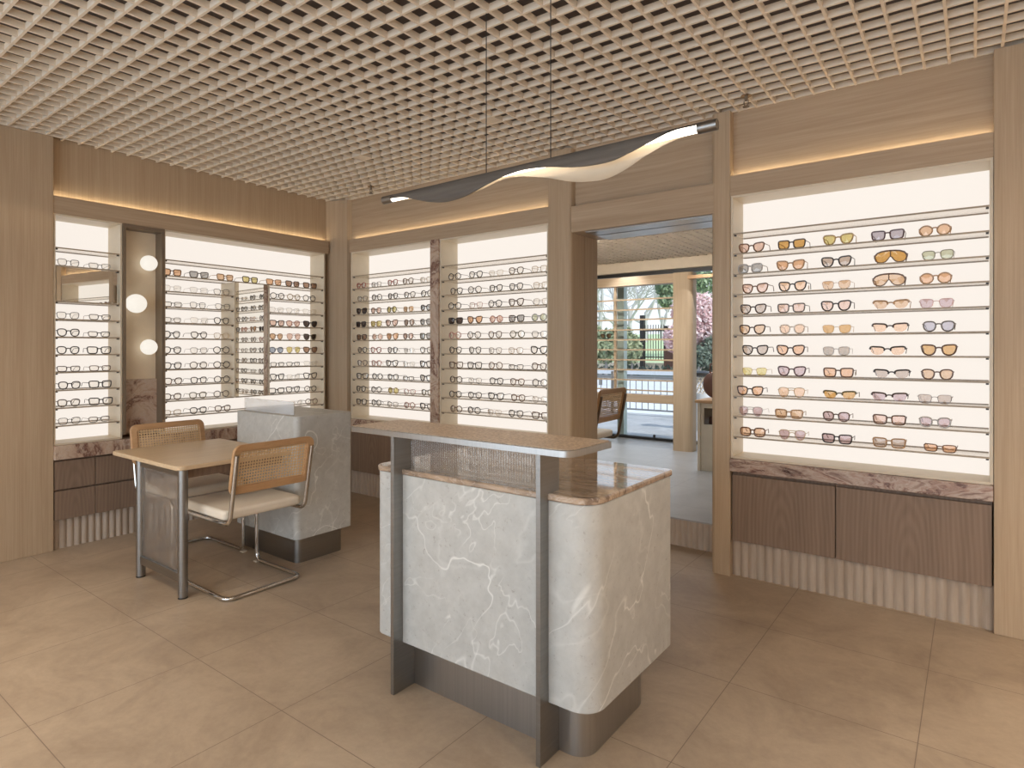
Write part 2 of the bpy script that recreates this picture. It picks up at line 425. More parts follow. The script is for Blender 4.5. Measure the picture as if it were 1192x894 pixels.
# ---------------------------------------------------------------- display cases
def case_back(lab, x0, x1, sides=True):
    t = thing('display_case', lab, 'display case', ((x0+x1)/2, YB, ZL), 0, 'lit display cases in the walls')
    MB().box(x0, YBB, ZL-.01, x1, YBB+.02, ZH0+.02).build('backlit_panel', M['panel'], t)
    MB().box(x0-.012, YB+.004, ZL-.01, x0, YBB+.02, ZH0).build('side_panel', M['cream'], t)
    MB().box(x1, YB+.004, ZL-.01, x1+.012, YBB+.02, ZH0).build('side_panel', M['cream'], t)
    MB().box(x0, YB+.004, ZH0-.012, x1, YBB, ZH0+.0).build('top_panel', M['cream'], t)
    MB().box(x0, YB+.004, ZL-.012, x1, YBB, ZL).build('bottom_panel', M['cream'], t)
def case_left(lab, y0, y1):
    t = thing('display_case', lab, 'display case', (XA, (y0+y1)/2, ZL), 0, 'lit display cases in the walls')
    MB().box(XAB-.02, y0, ZL-.01, XAB, y1, ZH0+.02).build('backlit_panel', M['panel'], t)
    MB().box(XAB-.02, y0-.012, ZL-.01, XA-.004, y0, ZH0).build('side_panel', M['cream'], t)
    MB().box(XAB-.02, y1, ZL-.01, XA-.004, y1+.012, ZH0).build('side_panel', M['cream'], t)
    MB().box(XAB, y0, ZH0-.012, XA-.004, y1, ZH0).build('top_panel', M['cream'], t)
    MB().box(XAB, y0, ZL-.012, XA-.004, y1, ZL).build('bottom_panel', M['cream'], t)
SECT = {'B1':(-4.84,-3.772),'B2':(-3.652,-2.56),'R':(-1.186,.066),'N':(.464,1.736),'L':(AE+.014,1.922),'C':(2.245,3.735)}
SN = {'B1':'case between corner pilaster and stone divider','B2':'case between stone divider and doorway','R':'sunglasses case right of doorway',
      'L':'case left of the globe lamps','C':'case between globe lamps and corner pilaster'}
SN2 = {k:v.replace('case ','') if k!='R' else 'in sunglasses wall right of doorway' for k,v in SN.items()}
case_back('lit cream case on back wall between corner pilaster and stone divider', *SECT['B1'])
case_back('lit cream case on back wall between stone divider and doorway', *SECT['B2'])
case_back('lit cream sunglasses case on the wall right of the doorway', *SECT['R'])
case_back('lit cream empty case at the far right end of the sunglasses wall', *SECT['N'])
case_left('narrow lit cream case left of the three globe lamps', *SECT['L'])
case_left('wide lit cream case between globe lamps and corner pilaster', *SECT['C'])

MIR = (2.826, 3.136)          # mirror box in the wide left case
def shelf_at(sec, k):
    z = SHZ[k]; a, b = SECT[sec]; a += .003; b -= .003
    place = {'B1':'in back wall case by the corner','B2':'in back wall case by the doorway','R':'in sunglasses case right of doorway','N':'in empty case at the far right end','L':'in case left of globe lamps','C':'in wide case right of globe lamps'}[sec]
    lab = ('empty top glass shelf ' if k == 0 else '%s glass shelf from the top ' % ORD[k]) + place
    t = thing('glass_shelf', lab, 'shelf', ((a+b)/2, YB, z) if sec in ('B1','B2','R','N') else (XA, (a+b)/2, z), 0, 'glass display shelves')
    th = .008
    if sec in ('B1','B2','R','N'):
        MB().box(a, YB+.012, z-th, b, YBB-.006, z).build('glass_pane', M['shelf_glass'], t)
        MB().box(a, YB+.0085, z-th-.0005, b, YB+.0119, z+.0005).build('front_edge', M['shelf_edge'], t)
        MB().box(a, YBB-.0055, z-th, b, YBB-.0025, z).build('rear_edge', M['shelf_edge'], t)
        for x in (a+.002, b-.014): MB().box(x, YB+.016, z-th-.009, x+.012, YB+.03, z-th).build('shelf_pin', M['dark_pin'], t)
    else:
        spans = [(a,b)]
        if sec == 'C' and 2 <= k <= 8: spans = [(a, MIR[0]-.014), (MIR[1]+.014, b)]
        for (c,d) in spans:
            MB().box(XAB+.006, c, z-th, XA-.012, d, z).build('glass_pane', M['shelf_glass'], t)
            MB().box(XA-.0119, c, z-th-.0005, XA-.0085, d, z+.0005).build('front_edge', M['shelf_edge'], t)
            MB().box(XAB+.0025, c, z-th, XAB+.0055, d, z).build('rear_edge', M['shelf_edge'], t)
            for y in (c+.002, d-.014): MB().box(XA-.03, y, z-th-.009, XA-.016, y+.012, z-th).build('shelf_pin', M['dark_pin'], t)
for sec in ('B1','B2','R','C'):
    for k in range(11): shelf_at(sec, k)
for k in (0,1,3,4,5,6,7,8,9,10): shelf_at('L', k)

# glowing cases added on the unseen right wall as warm fill light
for y0, y1, lab in ((-2.2,-.3,'added fill-light case on the right wall near the front window'), (.1,2.0,'added fill-light case in the middle of the right wall'), (2.3,3.8,'added fill-light case on the right wall near the back corner')):
    t = thing('display_case', lab, 'display case', (XR, (y0+y1)/2, ZL), 0, 'lit display cases in the walls')
    MB().box(XR-.02, y0, ZL, XR-.001, y1, ZH0).build('backlit_panel', M['panel'], t)
    MB().box(XR-.2, y0-.02, ZL-.02, XR-.001, y0, ZH0+.02).box(XR-.2, y1, ZL-.02, XR-.001, y1+.02, ZH0+.02).box(XR-.2, y0, ZH0, XR-.001, y1, ZH0+.02).box(XR-.2, y0, ZL-.02, XR-.001, y1, ZL).build('surround', M['cream'], t)
# mirror boxes
shelf_at('N', 0); shelf_at('N', 1)
t = thing('mirror_box', 'tall mirror box set between shelves of the wide left case', 'mirror', (XA, sum(MIR)/2, SHZ[9]))
z0, z1 = SHZ[9]-.008, SHZ[1]-.009
MB().box(XAB+.002, MIR[0]-.012, z0, XA-.002, MIR[0], z1).build('side_panel', M['cream'], t)
MB().box(XAB+.002, MIR[1], z0, XA-.002, MIR[1]+.012, z1).build('side_panel', M['cream'], t)
MB().prism([(XA-.016,MIR[0]),(XA-.006,MIR[1]),(XA-.022,MIR[1]),(XA-.030,MIR[0])], z0, z1).build('mirror_glass', M['mirror'], t)
t = thing('mirror_box', 'low wide mirror set under the second shelf left of globe lamps', 'mirror', (XA, 1.72, SHZ[3]))
a, b = SECT['L']; z0, z1 = SHZ[3]+.001, SHZ[1]-.010
MB().box(XAB+.004, a+.004, z0+.012, XAB+.018, b-.004, z1).build('back_panel', M['cream'], t)
MB().prism([(XA-.004,a+.004),(XA-.029,b-.004),(XA-.043,b-.004),(XA-.018,a+.004)], z0, z1).build('mirror_glass', M['mirror'], t)
MB().box(XAB+.02, a+.004, z0, XA-.026, b-.004, z0+.006).build('bottom_panel', M['cream'], t)

# stone divider
t = MB().box(-3.758, YB-.02, ZL+.001, -3.665, YBB+.02, ZH0-.001).build('stone_divider', M['breccia'], None, .002)
tag(t, 'dark brown marble upright between the two back wall cases', 'divider')

# lamp niche on left wall
NY0, NY1 = 1.936, 2.236
t = thing('lamp_niche', 'tall bronze framed niche holding three round globe lamps', 'niche', (XA, 2.08, ZL))
fr = MB().box(XA-.12, NY0, ZL+.02, XA+.006, NY0+.022, ZH0).box(XA-.12, NY1-.022, ZL+.02, XA+.006, NY1, ZH0).box(XA-.12, NY0+.022, ZH0-.03, XA+.006, NY1-.022, ZH0-.002)
fr.build('frame', M['bronze'], t)
MB().box(XA-.12, NY0+.022, 1.17, XA-.105, NY1-.022, ZH0-.03).build('metal_panel', M['satin_panel'], t)
MB().box(XA-.12, NY0+.022, ZL+.02, XA-.085, NY1-.022, 1.17).build('marble_panel', M['breccia'], t)
def globe(lab, y, z, r, x):
    t = thing('globe_lamp', lab, 'lamp', (XA-.105, y, z), 0, 'globe lamps in the bronze niche')
    MB().sphere((x, y, z), r, 28, 18).build('glass_globe', M['globe'], t, smooth=True)
    g = MB().tube([(XA-.105,y,z),(x-r+.004,y,z)], .018, 16).build('lamp_mount', M['champagne'], t, smooth=True)
globe('uppermost round white globe lamp in the bronze niche', 2.135, 2.075, .060, XA-.035)
globe('large middle round white globe lamp, left of centre in bronze niche', 2.03, 1.752, .072, XA+.0)
globe('lowest round white globe lamp above the marble panel', 2.135, 1.420, .060, XA-.035)

# ledges (continuous stone) and base cabinets
o = MB().box(-5.34, AE, .632, XA+.03, 3.78, ZL-.013).build('stone_ledge', M['breccia'], None, .003)
tag(o, 'long brown breccia marble ledge under the left wall cases', 'ledge')
o = MB().box(-4.86, YB-.02, .645, -2.548, 4.09, ZL-.013).build('stone_ledge', M['breccia'], None, .003)
tag(o, 'brown marble ledge under the back wall eyeglass cases', 'ledge')
o = MB().box(-1.198, YB-.02, .652, .078, 4.09, ZL-.013).build('stone_ledge', M['ledge_marble'], None, .003)
tag(o, 'swirled brown marble ledge under the sunglasses wall', 'ledge')
def cab_left(lab, y0, y1):
    t = thing('base_cabinet', lab, 'cabinet', (XA, (y0+y1)/2, .205), 0, 'smoked oak base cabinets')
    MB().box(-5.33, y0+.001, .207, XA-.022, y1-.001, .63).build('carcass', M['oak_dark'], t)
    MB().box(XA-.02, y0+.002, .42, XA, y1-.002, .618).build('drawer', M['oak_dark'], t, .0015)
    MB().box(XA-.02, y0+.002, .207, XA, y1-.002, .408).build('drawer', M['oak_dark'], t, .0015)
for lab, y0, y1 in (('smoked oak two-drawer cabinet at the left end of the left wall', AE+.005, 1.757), ('smoked oak two-drawer cabinet under the globe lamps behind the desk', 1.757, 2.337),
                    ('smoked oak two-drawer cabinet behind the far cane chair', 2.337, 3.04), ('smoked oak two-drawer cabinet next to the corner pilaster', 3.04, 3.785)):
    cab_left(lab, y0, y1)
def cab_back(lab, x0, x1):
    t = thing('base_cabinet', lab, 'cabinet', ((x0+x1)/2, YB, .22), 0, 'smoked oak base cabinets')
    MB().box(x0+.001, YB+.034, .222, x1-.001, 4.09, .644).build('carcass', M['oak_dark'], t)
    MB().box(x0+.003, YB+.012, .222, x1-.003, YB+.032, .628).build('door', M['oak_dark'], t, .0015)
cab_back('smoked oak cabinet next to the doorway pilaster under the sunglasses wall', -1.195, -.62)
cab_back('smoked oak cabinet at right under the sunglasses wall', -.62, .075)
cab_back('smoked oak cabinet next to the corner, right of the desk block', -4.86, -4.25)
cab_back('smoked oak cabinet behind left part of the raised counter shelf', -4.25, -3.70)
cab_back('smoked oak cabinet behind middle of the raised counter shelf', -3.70, -3.1)
cab_back('smoked oak cabinet next to the left doorway pilaster', -3.1, -2.55)

# ---------------------------------------------------------------- eyewear
LENS = {}
def lensmat(key, c, diff=.12, gloss=.1):
    if key not in LENS: LENS[key] = glassy('lens_'+key, tuple(x**.36 for x in lin(c)), gloss, diff, .03, lin(c))
    return LENS[key]
LC = {'clear':(250,247,242),'peach':(240,196,160),'amber':(228,172,92),'orange':(232,176,132),'pink':(234,196,178),'mauve':(200,170,172),'taupe':(196,174,158),
      'tan':(222,180,140),'yellow':(222,204,128),'lilac':(188,180,192),'grey':(178,176,174),'green':(206,210,180),'black':(66,52,48),'silver':(206,188,170),'blue':(160,172,190),'brown':(150,112,88)}
FC = {'black':(44,38,36),'brown':(104,74,54),'dark brown':(72,52,42),'tortoise':(124,84,52),'gold':(196,164,110),'silver':(190,186,182),'clear':(226,214,200),'grey':(120,112,106),
      'red':(172,74,62),'pink':(206,146,134),'olive':(112,104,72),'tan':(188,148,108),'purple':(96,70,74)}
FM = {k:plain('frame_'+k.replace(' ','_'), c, .3) for k,c in FC.items()}
# style: a, b (half lens width, height), exponent, lift of outer corner, taper to the bottom, rim radius, name
ST = {'cat':(.0315,.0245,2.6,.008,.30,.0038),'square':(.0310,.0225,4.0,.003,.16,.0036),'round':(.0270,.0245,2.0,.0,.04,.0033),'panto':(.0275,.0235,2.4,.003,.22,.0034),
      'aviator':(.0305,.0265,2.5,.002,.38,.0018),'shield':(.0390,.0290,2.8,.004,.25,.0034),'sport':(.0350,.0205,2.7,.007,.32,.0034),'hexagon':(.0290,.0235,3.0,.002,.06,.0042),
      'thin':(.0275,.0215,3.0,.002,.18,.0019),'rimless':(.0300,.0215,3.2,.003,.26,.0011),'slim':(.0280,.0170,3.6,.002,.14,.0026)}
STN = {'cat':'cat-eye','square':'square','round':'round','panto':'rounded','aviator':'aviator','shield':'large shield','sport':'sporty wraparound','hexagon':'octagonal','thin':'thin wire','rimless':'rimless','slim':'slim rectangular'}
def outline(st, side, n=22):
    a,b,e,lift,tap,r = ST[st]; pts = []
    for k in range(n):
        t = 2*PI*k/n; c,s = math.cos(t), math.sin(t)
        x = a*math.copysign(abs(c)**(2/e), c); z = b*math.copysign(abs(s)**(2/e), s)
        z += lift*max(0, x/a)**1.5*(1 if s > -.2 else .35)
        x *= 1 - tap*(b-z)/(2*b)
        pts.append((side*x, z))
    return pts
ESH = {}
def shieldmeshes():
    W, zt_ = .070, .062
    P3 = lambda x, z: (x, 1.6*x*x, z)
    half = [(0,zt_),(.02,zt_-.0005),(.04,zt_-.003),(.058,zt_-.010),(.068,zt_-.022),(.0695,.030),(.064,.014),(.052,.006),(.036,.004),(.022,.008),(.012,.019),(.006,.030),(0,.034)]
    full = half + [(-x,z) for x,z in reversed(half[1:-1])]
    fr = MB(); n = len(full)
    fr.tube([P3(x,z) for x,z in full], .0026, 6, closed=True)
    fr.tube([P3(x,z+.001) for x,z in [(-x,z) for x,z in reversed(half[1:6])]+half[:6]], .0040, 6)
    fr.tube([P3(0,zt_),P3(0,.034)], .0024, 6)
    ls = []
    for s in (-1,1):
        pts = [P3(s*x,z) for x,z in half]; m = MB(); c = (s*.035, 1.6*.035**2, .036); k = len(pts)
        m.add(pts+[c], [((i,(i+1)%k,k) if s<0 else ((i+1)%k,i,k)) for i in range(k)])
        m.add([(x,y+.0015,z) for x,y,z in pts+[c]], [((i,(i+1)%k,k) if s>0 else ((i+1)%k,i,k)) for i in range(k)])
        ls.append(m.mesh('lens'))
    ts = [MB().tube([(s*.069,.0074,.042),(s*.072,.016,.043),(s*.071,.09,.043),(s*.068,.112,.038),(s*.062,.134,.014)], [.0035,.003,.0022,.0022,.0024], 6).mesh('temple', smooth=True, ang=60) for s in (-1,1)]
    return fr.mesh('frame_front', smooth=True, ang=60), ls, ts
def eyemeshes(st):
    if st in ESH: return ESH[st]
    if st == 'shield':
        ESH[st] = shieldmeshes(); return ESH[st]
    a,b,e,lift,tap,r = ST[st]
    gap = .009 if st != 'shield' else -.004
    cx = a + gap; W = cx + a; zc = b + r
    def P3(x, z): return (x, .9*x*x + .0, z)
    fr = MB()
    for s in (-1,1):
        pts = [P3(s*cx+x, zc+z) for x,z in outline(st, s)]
        if st == 'sport': fr.tube(pts[0:12], r*1.25, 6)
        else: fr.tube(pts, r, 6, closed=True)
    zb = zc + b*.35
    br = [P3(-gap-.006, zb), P3(-.004, zb+.004), P3(.004, zb+.004), P3(gap+.006, zb)]
    fr.tube(br, max(r, .0013), 6)
    if st == 'aviator': fr.tube([P3(-gap-.012, zc+b*.85), P3(0, zc+b*.9), P3(gap+.012, zc+b*.85)], r, 6)
    lens = []
    for s in (-1,1):
        pts = [P3(s*cx+x*.985, zc+z*.985) for x,z in outline(st, s)]
        m = MB(); nn = len(pts); c = (s*cx, .9*cx*cx-.001, zc)
        m.add(pts+[c], [((k, (k+1)%nn, nn) if s>0 else ((k+1)%nn, k, nn)) for k in range(nn)])
        back = [(x,y+.0015,z) for x,y,z in pts]
        m.add(back+[(c[0],c[1]+.0015,c[2])], [(((k+1)%nn, k, nn) if s>0 else (k, (k+1)%nn, nn)) for k in range(nn)])
        lens.append(m.mesh('lens'))
    tem = []
    for s in (-1,1):
        hz = zc + b*.45 + lift*.6; x = s*(W-.001); y0 = .9*W*W
        pth = [(x,y0-.001,hz),(x+s*.003,y0+.006,hz),(x+s*.002,.085,hz+.001),(x-s*.002,.108,hz-.004),(x-s*.006,.13,max(.004,hz-.026))]
        rt = max(r*.5, .0010)
        tem.append(MB().tube(pth, [rt*1.3,rt*1.2,rt,rt,rt*1.1], 6).mesh('temple', smooth=True, ang=60))
    ESH[st] = (fr.mesh('frame_front', smooth=True, ang=60), lens, tem)
    return ESH[st]
def eyewear(st, fc, lc, where, group, loc, rz, sun=True, tagged=False):
    fm, ls, ts = eyemeshes(st)
    if sun:
        lname = {'black':'dark','silver':'mirrored silver','clear':'clear'}.get(lc, lc)
        lab = '%s %s sunglasses, %s lenses, %s' % (fc, STN[st], lname, where)
    else: lab = '%s %s eyeglasses, %s' % (fc, STN[st], where)
    t = thing('sunglasses' if sun else 'eyeglasses', lab, 'sunglasses' if sun else 'eyeglasses', loc, rz, group)
    t.scale = (1.07,1.07,1.07)
    def ch(nm, me, mat):
        o = bpy.data.objects.new(nm, me); COL.objects.link(o); o.parent = t
        if not me.materials: me.materials.append(mat)
        o.material_slots[0].link = 'OBJECT'; o.material_slots[0].material = mat
        return o
    ch('frame_front', fm, FM[fc])
    dm = {'amber':.2,'silver':.3,'black':.25}.get(lc, .10)
    for me in ls: ch('lens', me, lensmat(lc, LC[lc], dm if sun else .02))
    for me in ts: ch('temple', me, FM[fc])
    if tagged:
        MB().box(.074,.03,.010,.0745,.05,.030).box(.0742,.038,.029,.0744,.040,.040).build('price_tag', M['wall_grey'], t, local=True)
    return t

# sunglasses wall: ten shelves, five pairs each  (style, frame, lens)
R = [
 [('cat','tortoise','pink'),('square','dark brown','amber'),('cat','gold','yellow'),('square','purple','lilac'),('round','tan','peach')],
 [('hexagon','silver','grey'),('cat','tan','orange'),('cat','black','taupe'),('shield','brown','amber'),('thin','olive','green')],
 [('cat','tortoise','pink'),('cat','black','peach'),('rimless','tan','tan'),('shield','brown','tan'),('round','tan','orange')],
 [('cat','dark brown','taupe'),('square','grey','pink'),('cat','black','pink'),('sport','tan','tan'),('rimless','pink','mauve')],
 [('cat','dark brown','tan'),('panto','clear','peach'),('rimless','gold','amber'),('sport','dark brown','peach'),('panto','grey','lilac')],
 [('cat','black','taupe'),('cat','dark brown','orange'),('thin','silver','silver'),('sport','black','peach'),('cat','brown','amber')],
 [('rimless','gold','yellow'),('cat','purple','mauve'),('square','brown','orange'),('sport','black','taupe'),('panto','brown','tan')],
 [('cat','dark brown','orange'),('aviator','gold','peach'),('sport','olive','amber'),('sport','dark brown','mauve'),('rimless','grey','taupe')],
 [('aviator','silver','mauve'),('square','tan','tan'),('panto','brown','mauve'),('square','brown','pink'),('panto','silver','mauve')],
 [('hexagon','tortoise','peach'),('aviator','gold','mauve'),('square','black','mauve'),('square','tan','taupe'),('slim','tortoise','orange')]]
RX = [-1.075, -.860, -.612, -.361, -.150]
RPOS = ['leftmost, %s shelf down','second from left, %s shelf down','middle of %s shelf down','fourth from left, %s shelf down','rightmost, %s shelf down']
YG = YB+.037; XG = XA-.037
for r in range(10):
    for c in range(5):
        st, f, l = R[r][c]
        dx = random.uniform(-.012,.012) if c else random.uniform(-.02,.012)
        eyewear(st, f, l, RPOS[c] % ORD[r+1] + ', sunglasses wall', 'sunglasses on the wall right of the doorway', (RX[c]+dx, YG, SHZ[r+1]+.0006), random.uniform(-.06,.06), True, (r,c) in ((2,1),(6,2)))
# back wall cases: '-' = clear lenses
B1 = [['panto red -','thin black -','panto red -','panto tortoise -','thin gold -'],['thin black -','round black -','panto black -','panto grey -','round black -'],
 ['cat black black','panto brown pink','round olive yellow','thin gold tan','panto dark_brown grey'],['square black black','square gold yellow','cat brown pink','panto brown taupe','panto grey grey'],
 ['square dark_brown brown','round clear pink','cat tan orange','panto brown pink','square olive grey'],['panto black -','panto red -','panto black -','rimless silver -','panto grey -'],
 ['panto grey -','panto pink -','cat black -','rimless silver -','cat black -'],['square black -','round black -','panto black -','slim grey -','cat black -'],
 ['panto black -','round dark_brown -','round gold yellow','thin red -','panto olive -'],['square black -','round black -','thin grey -','round pink -','cat black -']]
B2 = [['round black -','panto black -','rimless gold -','panto brown -','thin gold -'],['panto black -','round grey -','panto black -','panto black -','thin gold -'],
 ['round black -','thin pink -','round black -','cat brown -','thin clear -'],['square black black','cat brown orange','round pink pink','square dark_brown grey','round silver green'],
 ['round pink -','round grey -','panto brown -','round olive -','thin black -'],['panto black -','panto grey -','thin brown -','thin tan -','cat black -'],
 ['square brown -','square black -','round tortoise -','slim black -','panto brown -'],['round dark_brown -','thin silver -','panto black -','panto tortoise -','round grey -'],
 ['round black -','panto black -','cat black -','panto tortoise -','thin clear -'],['round brown -','round black -','rimless tan -','panto black -','square brown -']]
CC = [['square tortoise orange','square grey grey','square tan tan','square dark_brown yellow','square tan orange','square dark_brown brown'],
 ['rimless silver -','rimless silver -','thin black -','round black -','round gold -','round black -'],['slim grey -','thin black -','thin black -','rimless silver -','rimless silver -','rimless gold -'],
 ['slim silver -','rimless silver -','panto black -','square black pink','panto pink pink','cat black black'],['panto black -','panto dark_brown -','thin gold -','panto tan tan','aviator pink pink','cat olive black'],
 ['panto black -','thin grey -','round black -','panto blue blue','aviator gold yellow','cat brown brown'],['panto black -','round grey -','round black -','slim black -','slim black -','rimless silver -'],
 ['panto brown -','panto black -','round black -','cat black -','rimless silver -','cat black -'],['panto brown -','panto olive -','round grey -','square black -','cat black -','round black -'],
 ['thin gold -','panto black -','panto brown -',None,'rimless silver -','round brown -']]
LL = {0:['thin black -','slim silver -'],3:['thin black -','slim grey -'],4:['panto black -','slim black -'],5:['panto black -','square black -'],6:['slim dark_brown -','slim brown -'],
      7:['panto black -','square black -'],8:['panto grey -','square black -'],9:['thin black -','slim grey -']}
FC['blue'] = (92,104,130); FM['blue'] = plain('frame_blue', FC['blue'], .3)
POS5 = ['leftmost','second from left','middle','fourth from left','rightmost']
def spec(s):
    st, f, l = s.split(); f = f.replace('_',' ')
    return st, f, ('clear' if l == '-' else l), l != '-'
for nm, tab, x0, dx, place in (('B1', B1, -4.735, .218, 'case by corner'), ('B2', B2, -3.515, .2165, 'case left of doorway')):
    for r in range(10):
        for c in range(5):
            st, f, l, sun = spec(tab[r][c])
            eyewear(st, f, l, '%s, %s shelf down, %s' % (POS5[c], ORD[r+1], place), 'eyewear in the back wall cases', (x0+dx*c+random.uniform(-.012,.012), YG, SHZ[r+1]+.0006), random.uniform(-.08,.08), sun)
CYM = [2.315, 2.525, 2.735, 2.985, 3.235, 3.415, 3.60]
for r in range(10):
    for c in range(6):
        s = CC[r][c]
        if s is None: continue
        st, f, l, sun = spec(s)
        if r == 0: y = [2.315, 2.525, 2.745, 2.985, 3.215, 3.40][c]
        else: y = [2.315, 2.525, 2.725, 3.245, 3.42, 3.60][c]
        if r == 9: y = [2.315, 2.525, 2.735, 0, 3.45, 3.61][c]
        if r == 0: where = '%s of seven right of globe lamps' % ['leftmost','second from left','third from left','fourth from left','fifth from left','sixth from left'][c]
        elif c < 3: where = '%s left of mirror, %s shelf down' % (['leftmost','second from left','closest'][c], ORD[r+1])
        else: where = '%s on %s shelf down, right of mirror' % (['nearest mirror','middle','nearest corner'][c-3], ORD[r+1])
        eyewear(st, f, l, where, 'eyewear in the wide left case', (XG, y+random.uniform(-.008,.008), SHZ[r+1]+.0006), PI/2+random.uniform(-.1,.1), sun)
st, f, l, sun = spec('square dark_brown brown')
eyewear('square','dark brown','brown','rightmost of seven right of globe lamps','eyewear in the wide left case', (XG, 3.60, SHZ[1]+.0006), PI/2, True)
for r, pair in LL.items():
    for c in range(2):
        st, f, l, sun = spec(pair[c])
        eyewear(st, f, l, '%s on %s shelf down, left of globe lamps' % (['left pair','right pair'][c], ORD[r+1]), 'eyewear in the narrow left case', (XG, (1.605,1.80)[c]+random.uniform(-.006,.006), SHZ[r+1]+.0006), PI/2+random.uniform(-.1,.1), sun)

# ---------------------------------------------------------------- front counter
t = thing('reception_counter', 'grey veined stone counter with steel posts and raised shelf in foreground', 'counter', (-1.5, 2.05, 0))
MB().prism(rrect(-1.96, 1.822, -1.047, 2.305, .07, 8), 0, .2).build('plinth', M['steel'], t, smooth=True)
MB().prism(rrect(-2.045, 1.755, -.985, 2.42, [.085,.03,.03,.05], 10), .196, .885).build('stone_body', M['stone'], t, .003, smooth=True)
MB().prism(rrect(-2.05, 1.75, -.98, 2.425, [.088,.03,.03,.05], 10), .8855, .909).build('counter_top', M['band_marble'], t, .006, smooth=True)
for x in (-1.89, -1.174): MB().box(x, 1.704, 0, x+.018, 1.822, 1.049).build('post', M['steel_dark'], t, .001)
def fl_panel(x0, x1, y, z0, z1, p=.0115, d=.004):
    n = int((x1-x0)/p); pts = []
    for i in range(n*4+1):
        x = x0 + (x1-x0)*i/(n*4); pts.append((x, y - d*abs(math.sin(PI*i/4))))
    m = len(pts); vs = [(x,yy,z) for z in (z0,z1) for x,yy in pts] + [(x,y+.006,z) for z in (z0,z1) for x,yy in pts]
    fs = []
    for i in range(m-1):
        fs += [(i,i+1,m+i+1,m+i), (2*m+i+1,2*m+i,3*m+i,3*m+i+1), (i+1,i,2*m+i,2*m+i+1), (m+i,m+i+1,3*m+i+1,3*m+i)]
    fs += [(0,m,3*m,2*m),(m-1,3*m-1,4*m-1,2*m-1)]
    return MB().add(vs, fs)
fl_panel(-1.871, -1.175, 1.80, .9095, 1.048).build('fluted_glass', M['fluted'], t)
sh = MB().prism(rrect(-2.135, 1.69, -1.03, 1.985, [.05,.02,.02,.02], 8), 1.0495, 1.072).build('raised_shelf', M['steel'], t, .001, smooth=True)
MB().prism(rrect(-2.128, 1.697, -1.037, 1.978, [.044,.014,.014,.014], 8), 1.0725, 1.0745).build('shelf_inlay', M['terrazzo'], sh, smooth=True)

# ---------------------------------------------------------------- consultation desk
t = thing('consultation_desk', 'wood-topped desk on steel legs joined to grey stone block at left', 'desk', (-3.95, 2.1, 0))
MB().prism(rrect(-4.43, 1.615, -3.525, 2.329, [.045,0,0,.03], 8), .722, .747).build('tabletop', M['table_wood'], t, .004, smooth=True)
for x in (-4.10, -3.556):
    lg = MB().lathe([(.026,.004),(.026,.7215)], 24, (x,1.658,0)).build('leg', M['steel_dark'], t, smooth=True)
    MB().lathe([(.0265,0),(.0265,.008)], 20, (x,1.658,0)).build('foot', M['black_metal'], lg, smooth=True)
MB().box(-4.075, 1.643, .085, -3.581, 1.673, .135).build('lower_rail', M['steel_dark'], t, .002)
MB().box(-4.075, 1.643, .685, -3.581, 1.673, .7215).build('upper_rail', M['steel_dark'], t, .002)
fl_panel(-4.075, -3.581, 1.655, .1355, .6845, .012, .004).build('fluted_glass', M['fluted'], t)
dr = MB().box(-4.02, 1.70, .655, -3.63, 2.328, .7215).build('drawer', M['oak_dark'], t, .002)
MB().sphere((-3.615, 2.0, .688), .011, 14, 10).tube([(-3.63,2.0,.688),(-3.618,2.0,.688)], .005, 8).build('knob', M['chrome'], dr, smooth=True)
MB().prism(rrect(-4.20, 2.33, -3.475, 2.775, [.04,.02,.02,.02], 8), .168, .967).build('stone_block', M['stone'], t, .003, smooth=True)
MB().prism(rrect(-4.19, 2.37, -3.525, 2.74, .04, 8), 0, .17).build('plinth', M['steel_dark'], t, smooth=True)
fl_panel(-4.15, -3.555, 2.365, .9675, 1.058, .012, .004).build('fluted_screen', M['fluted'], t)

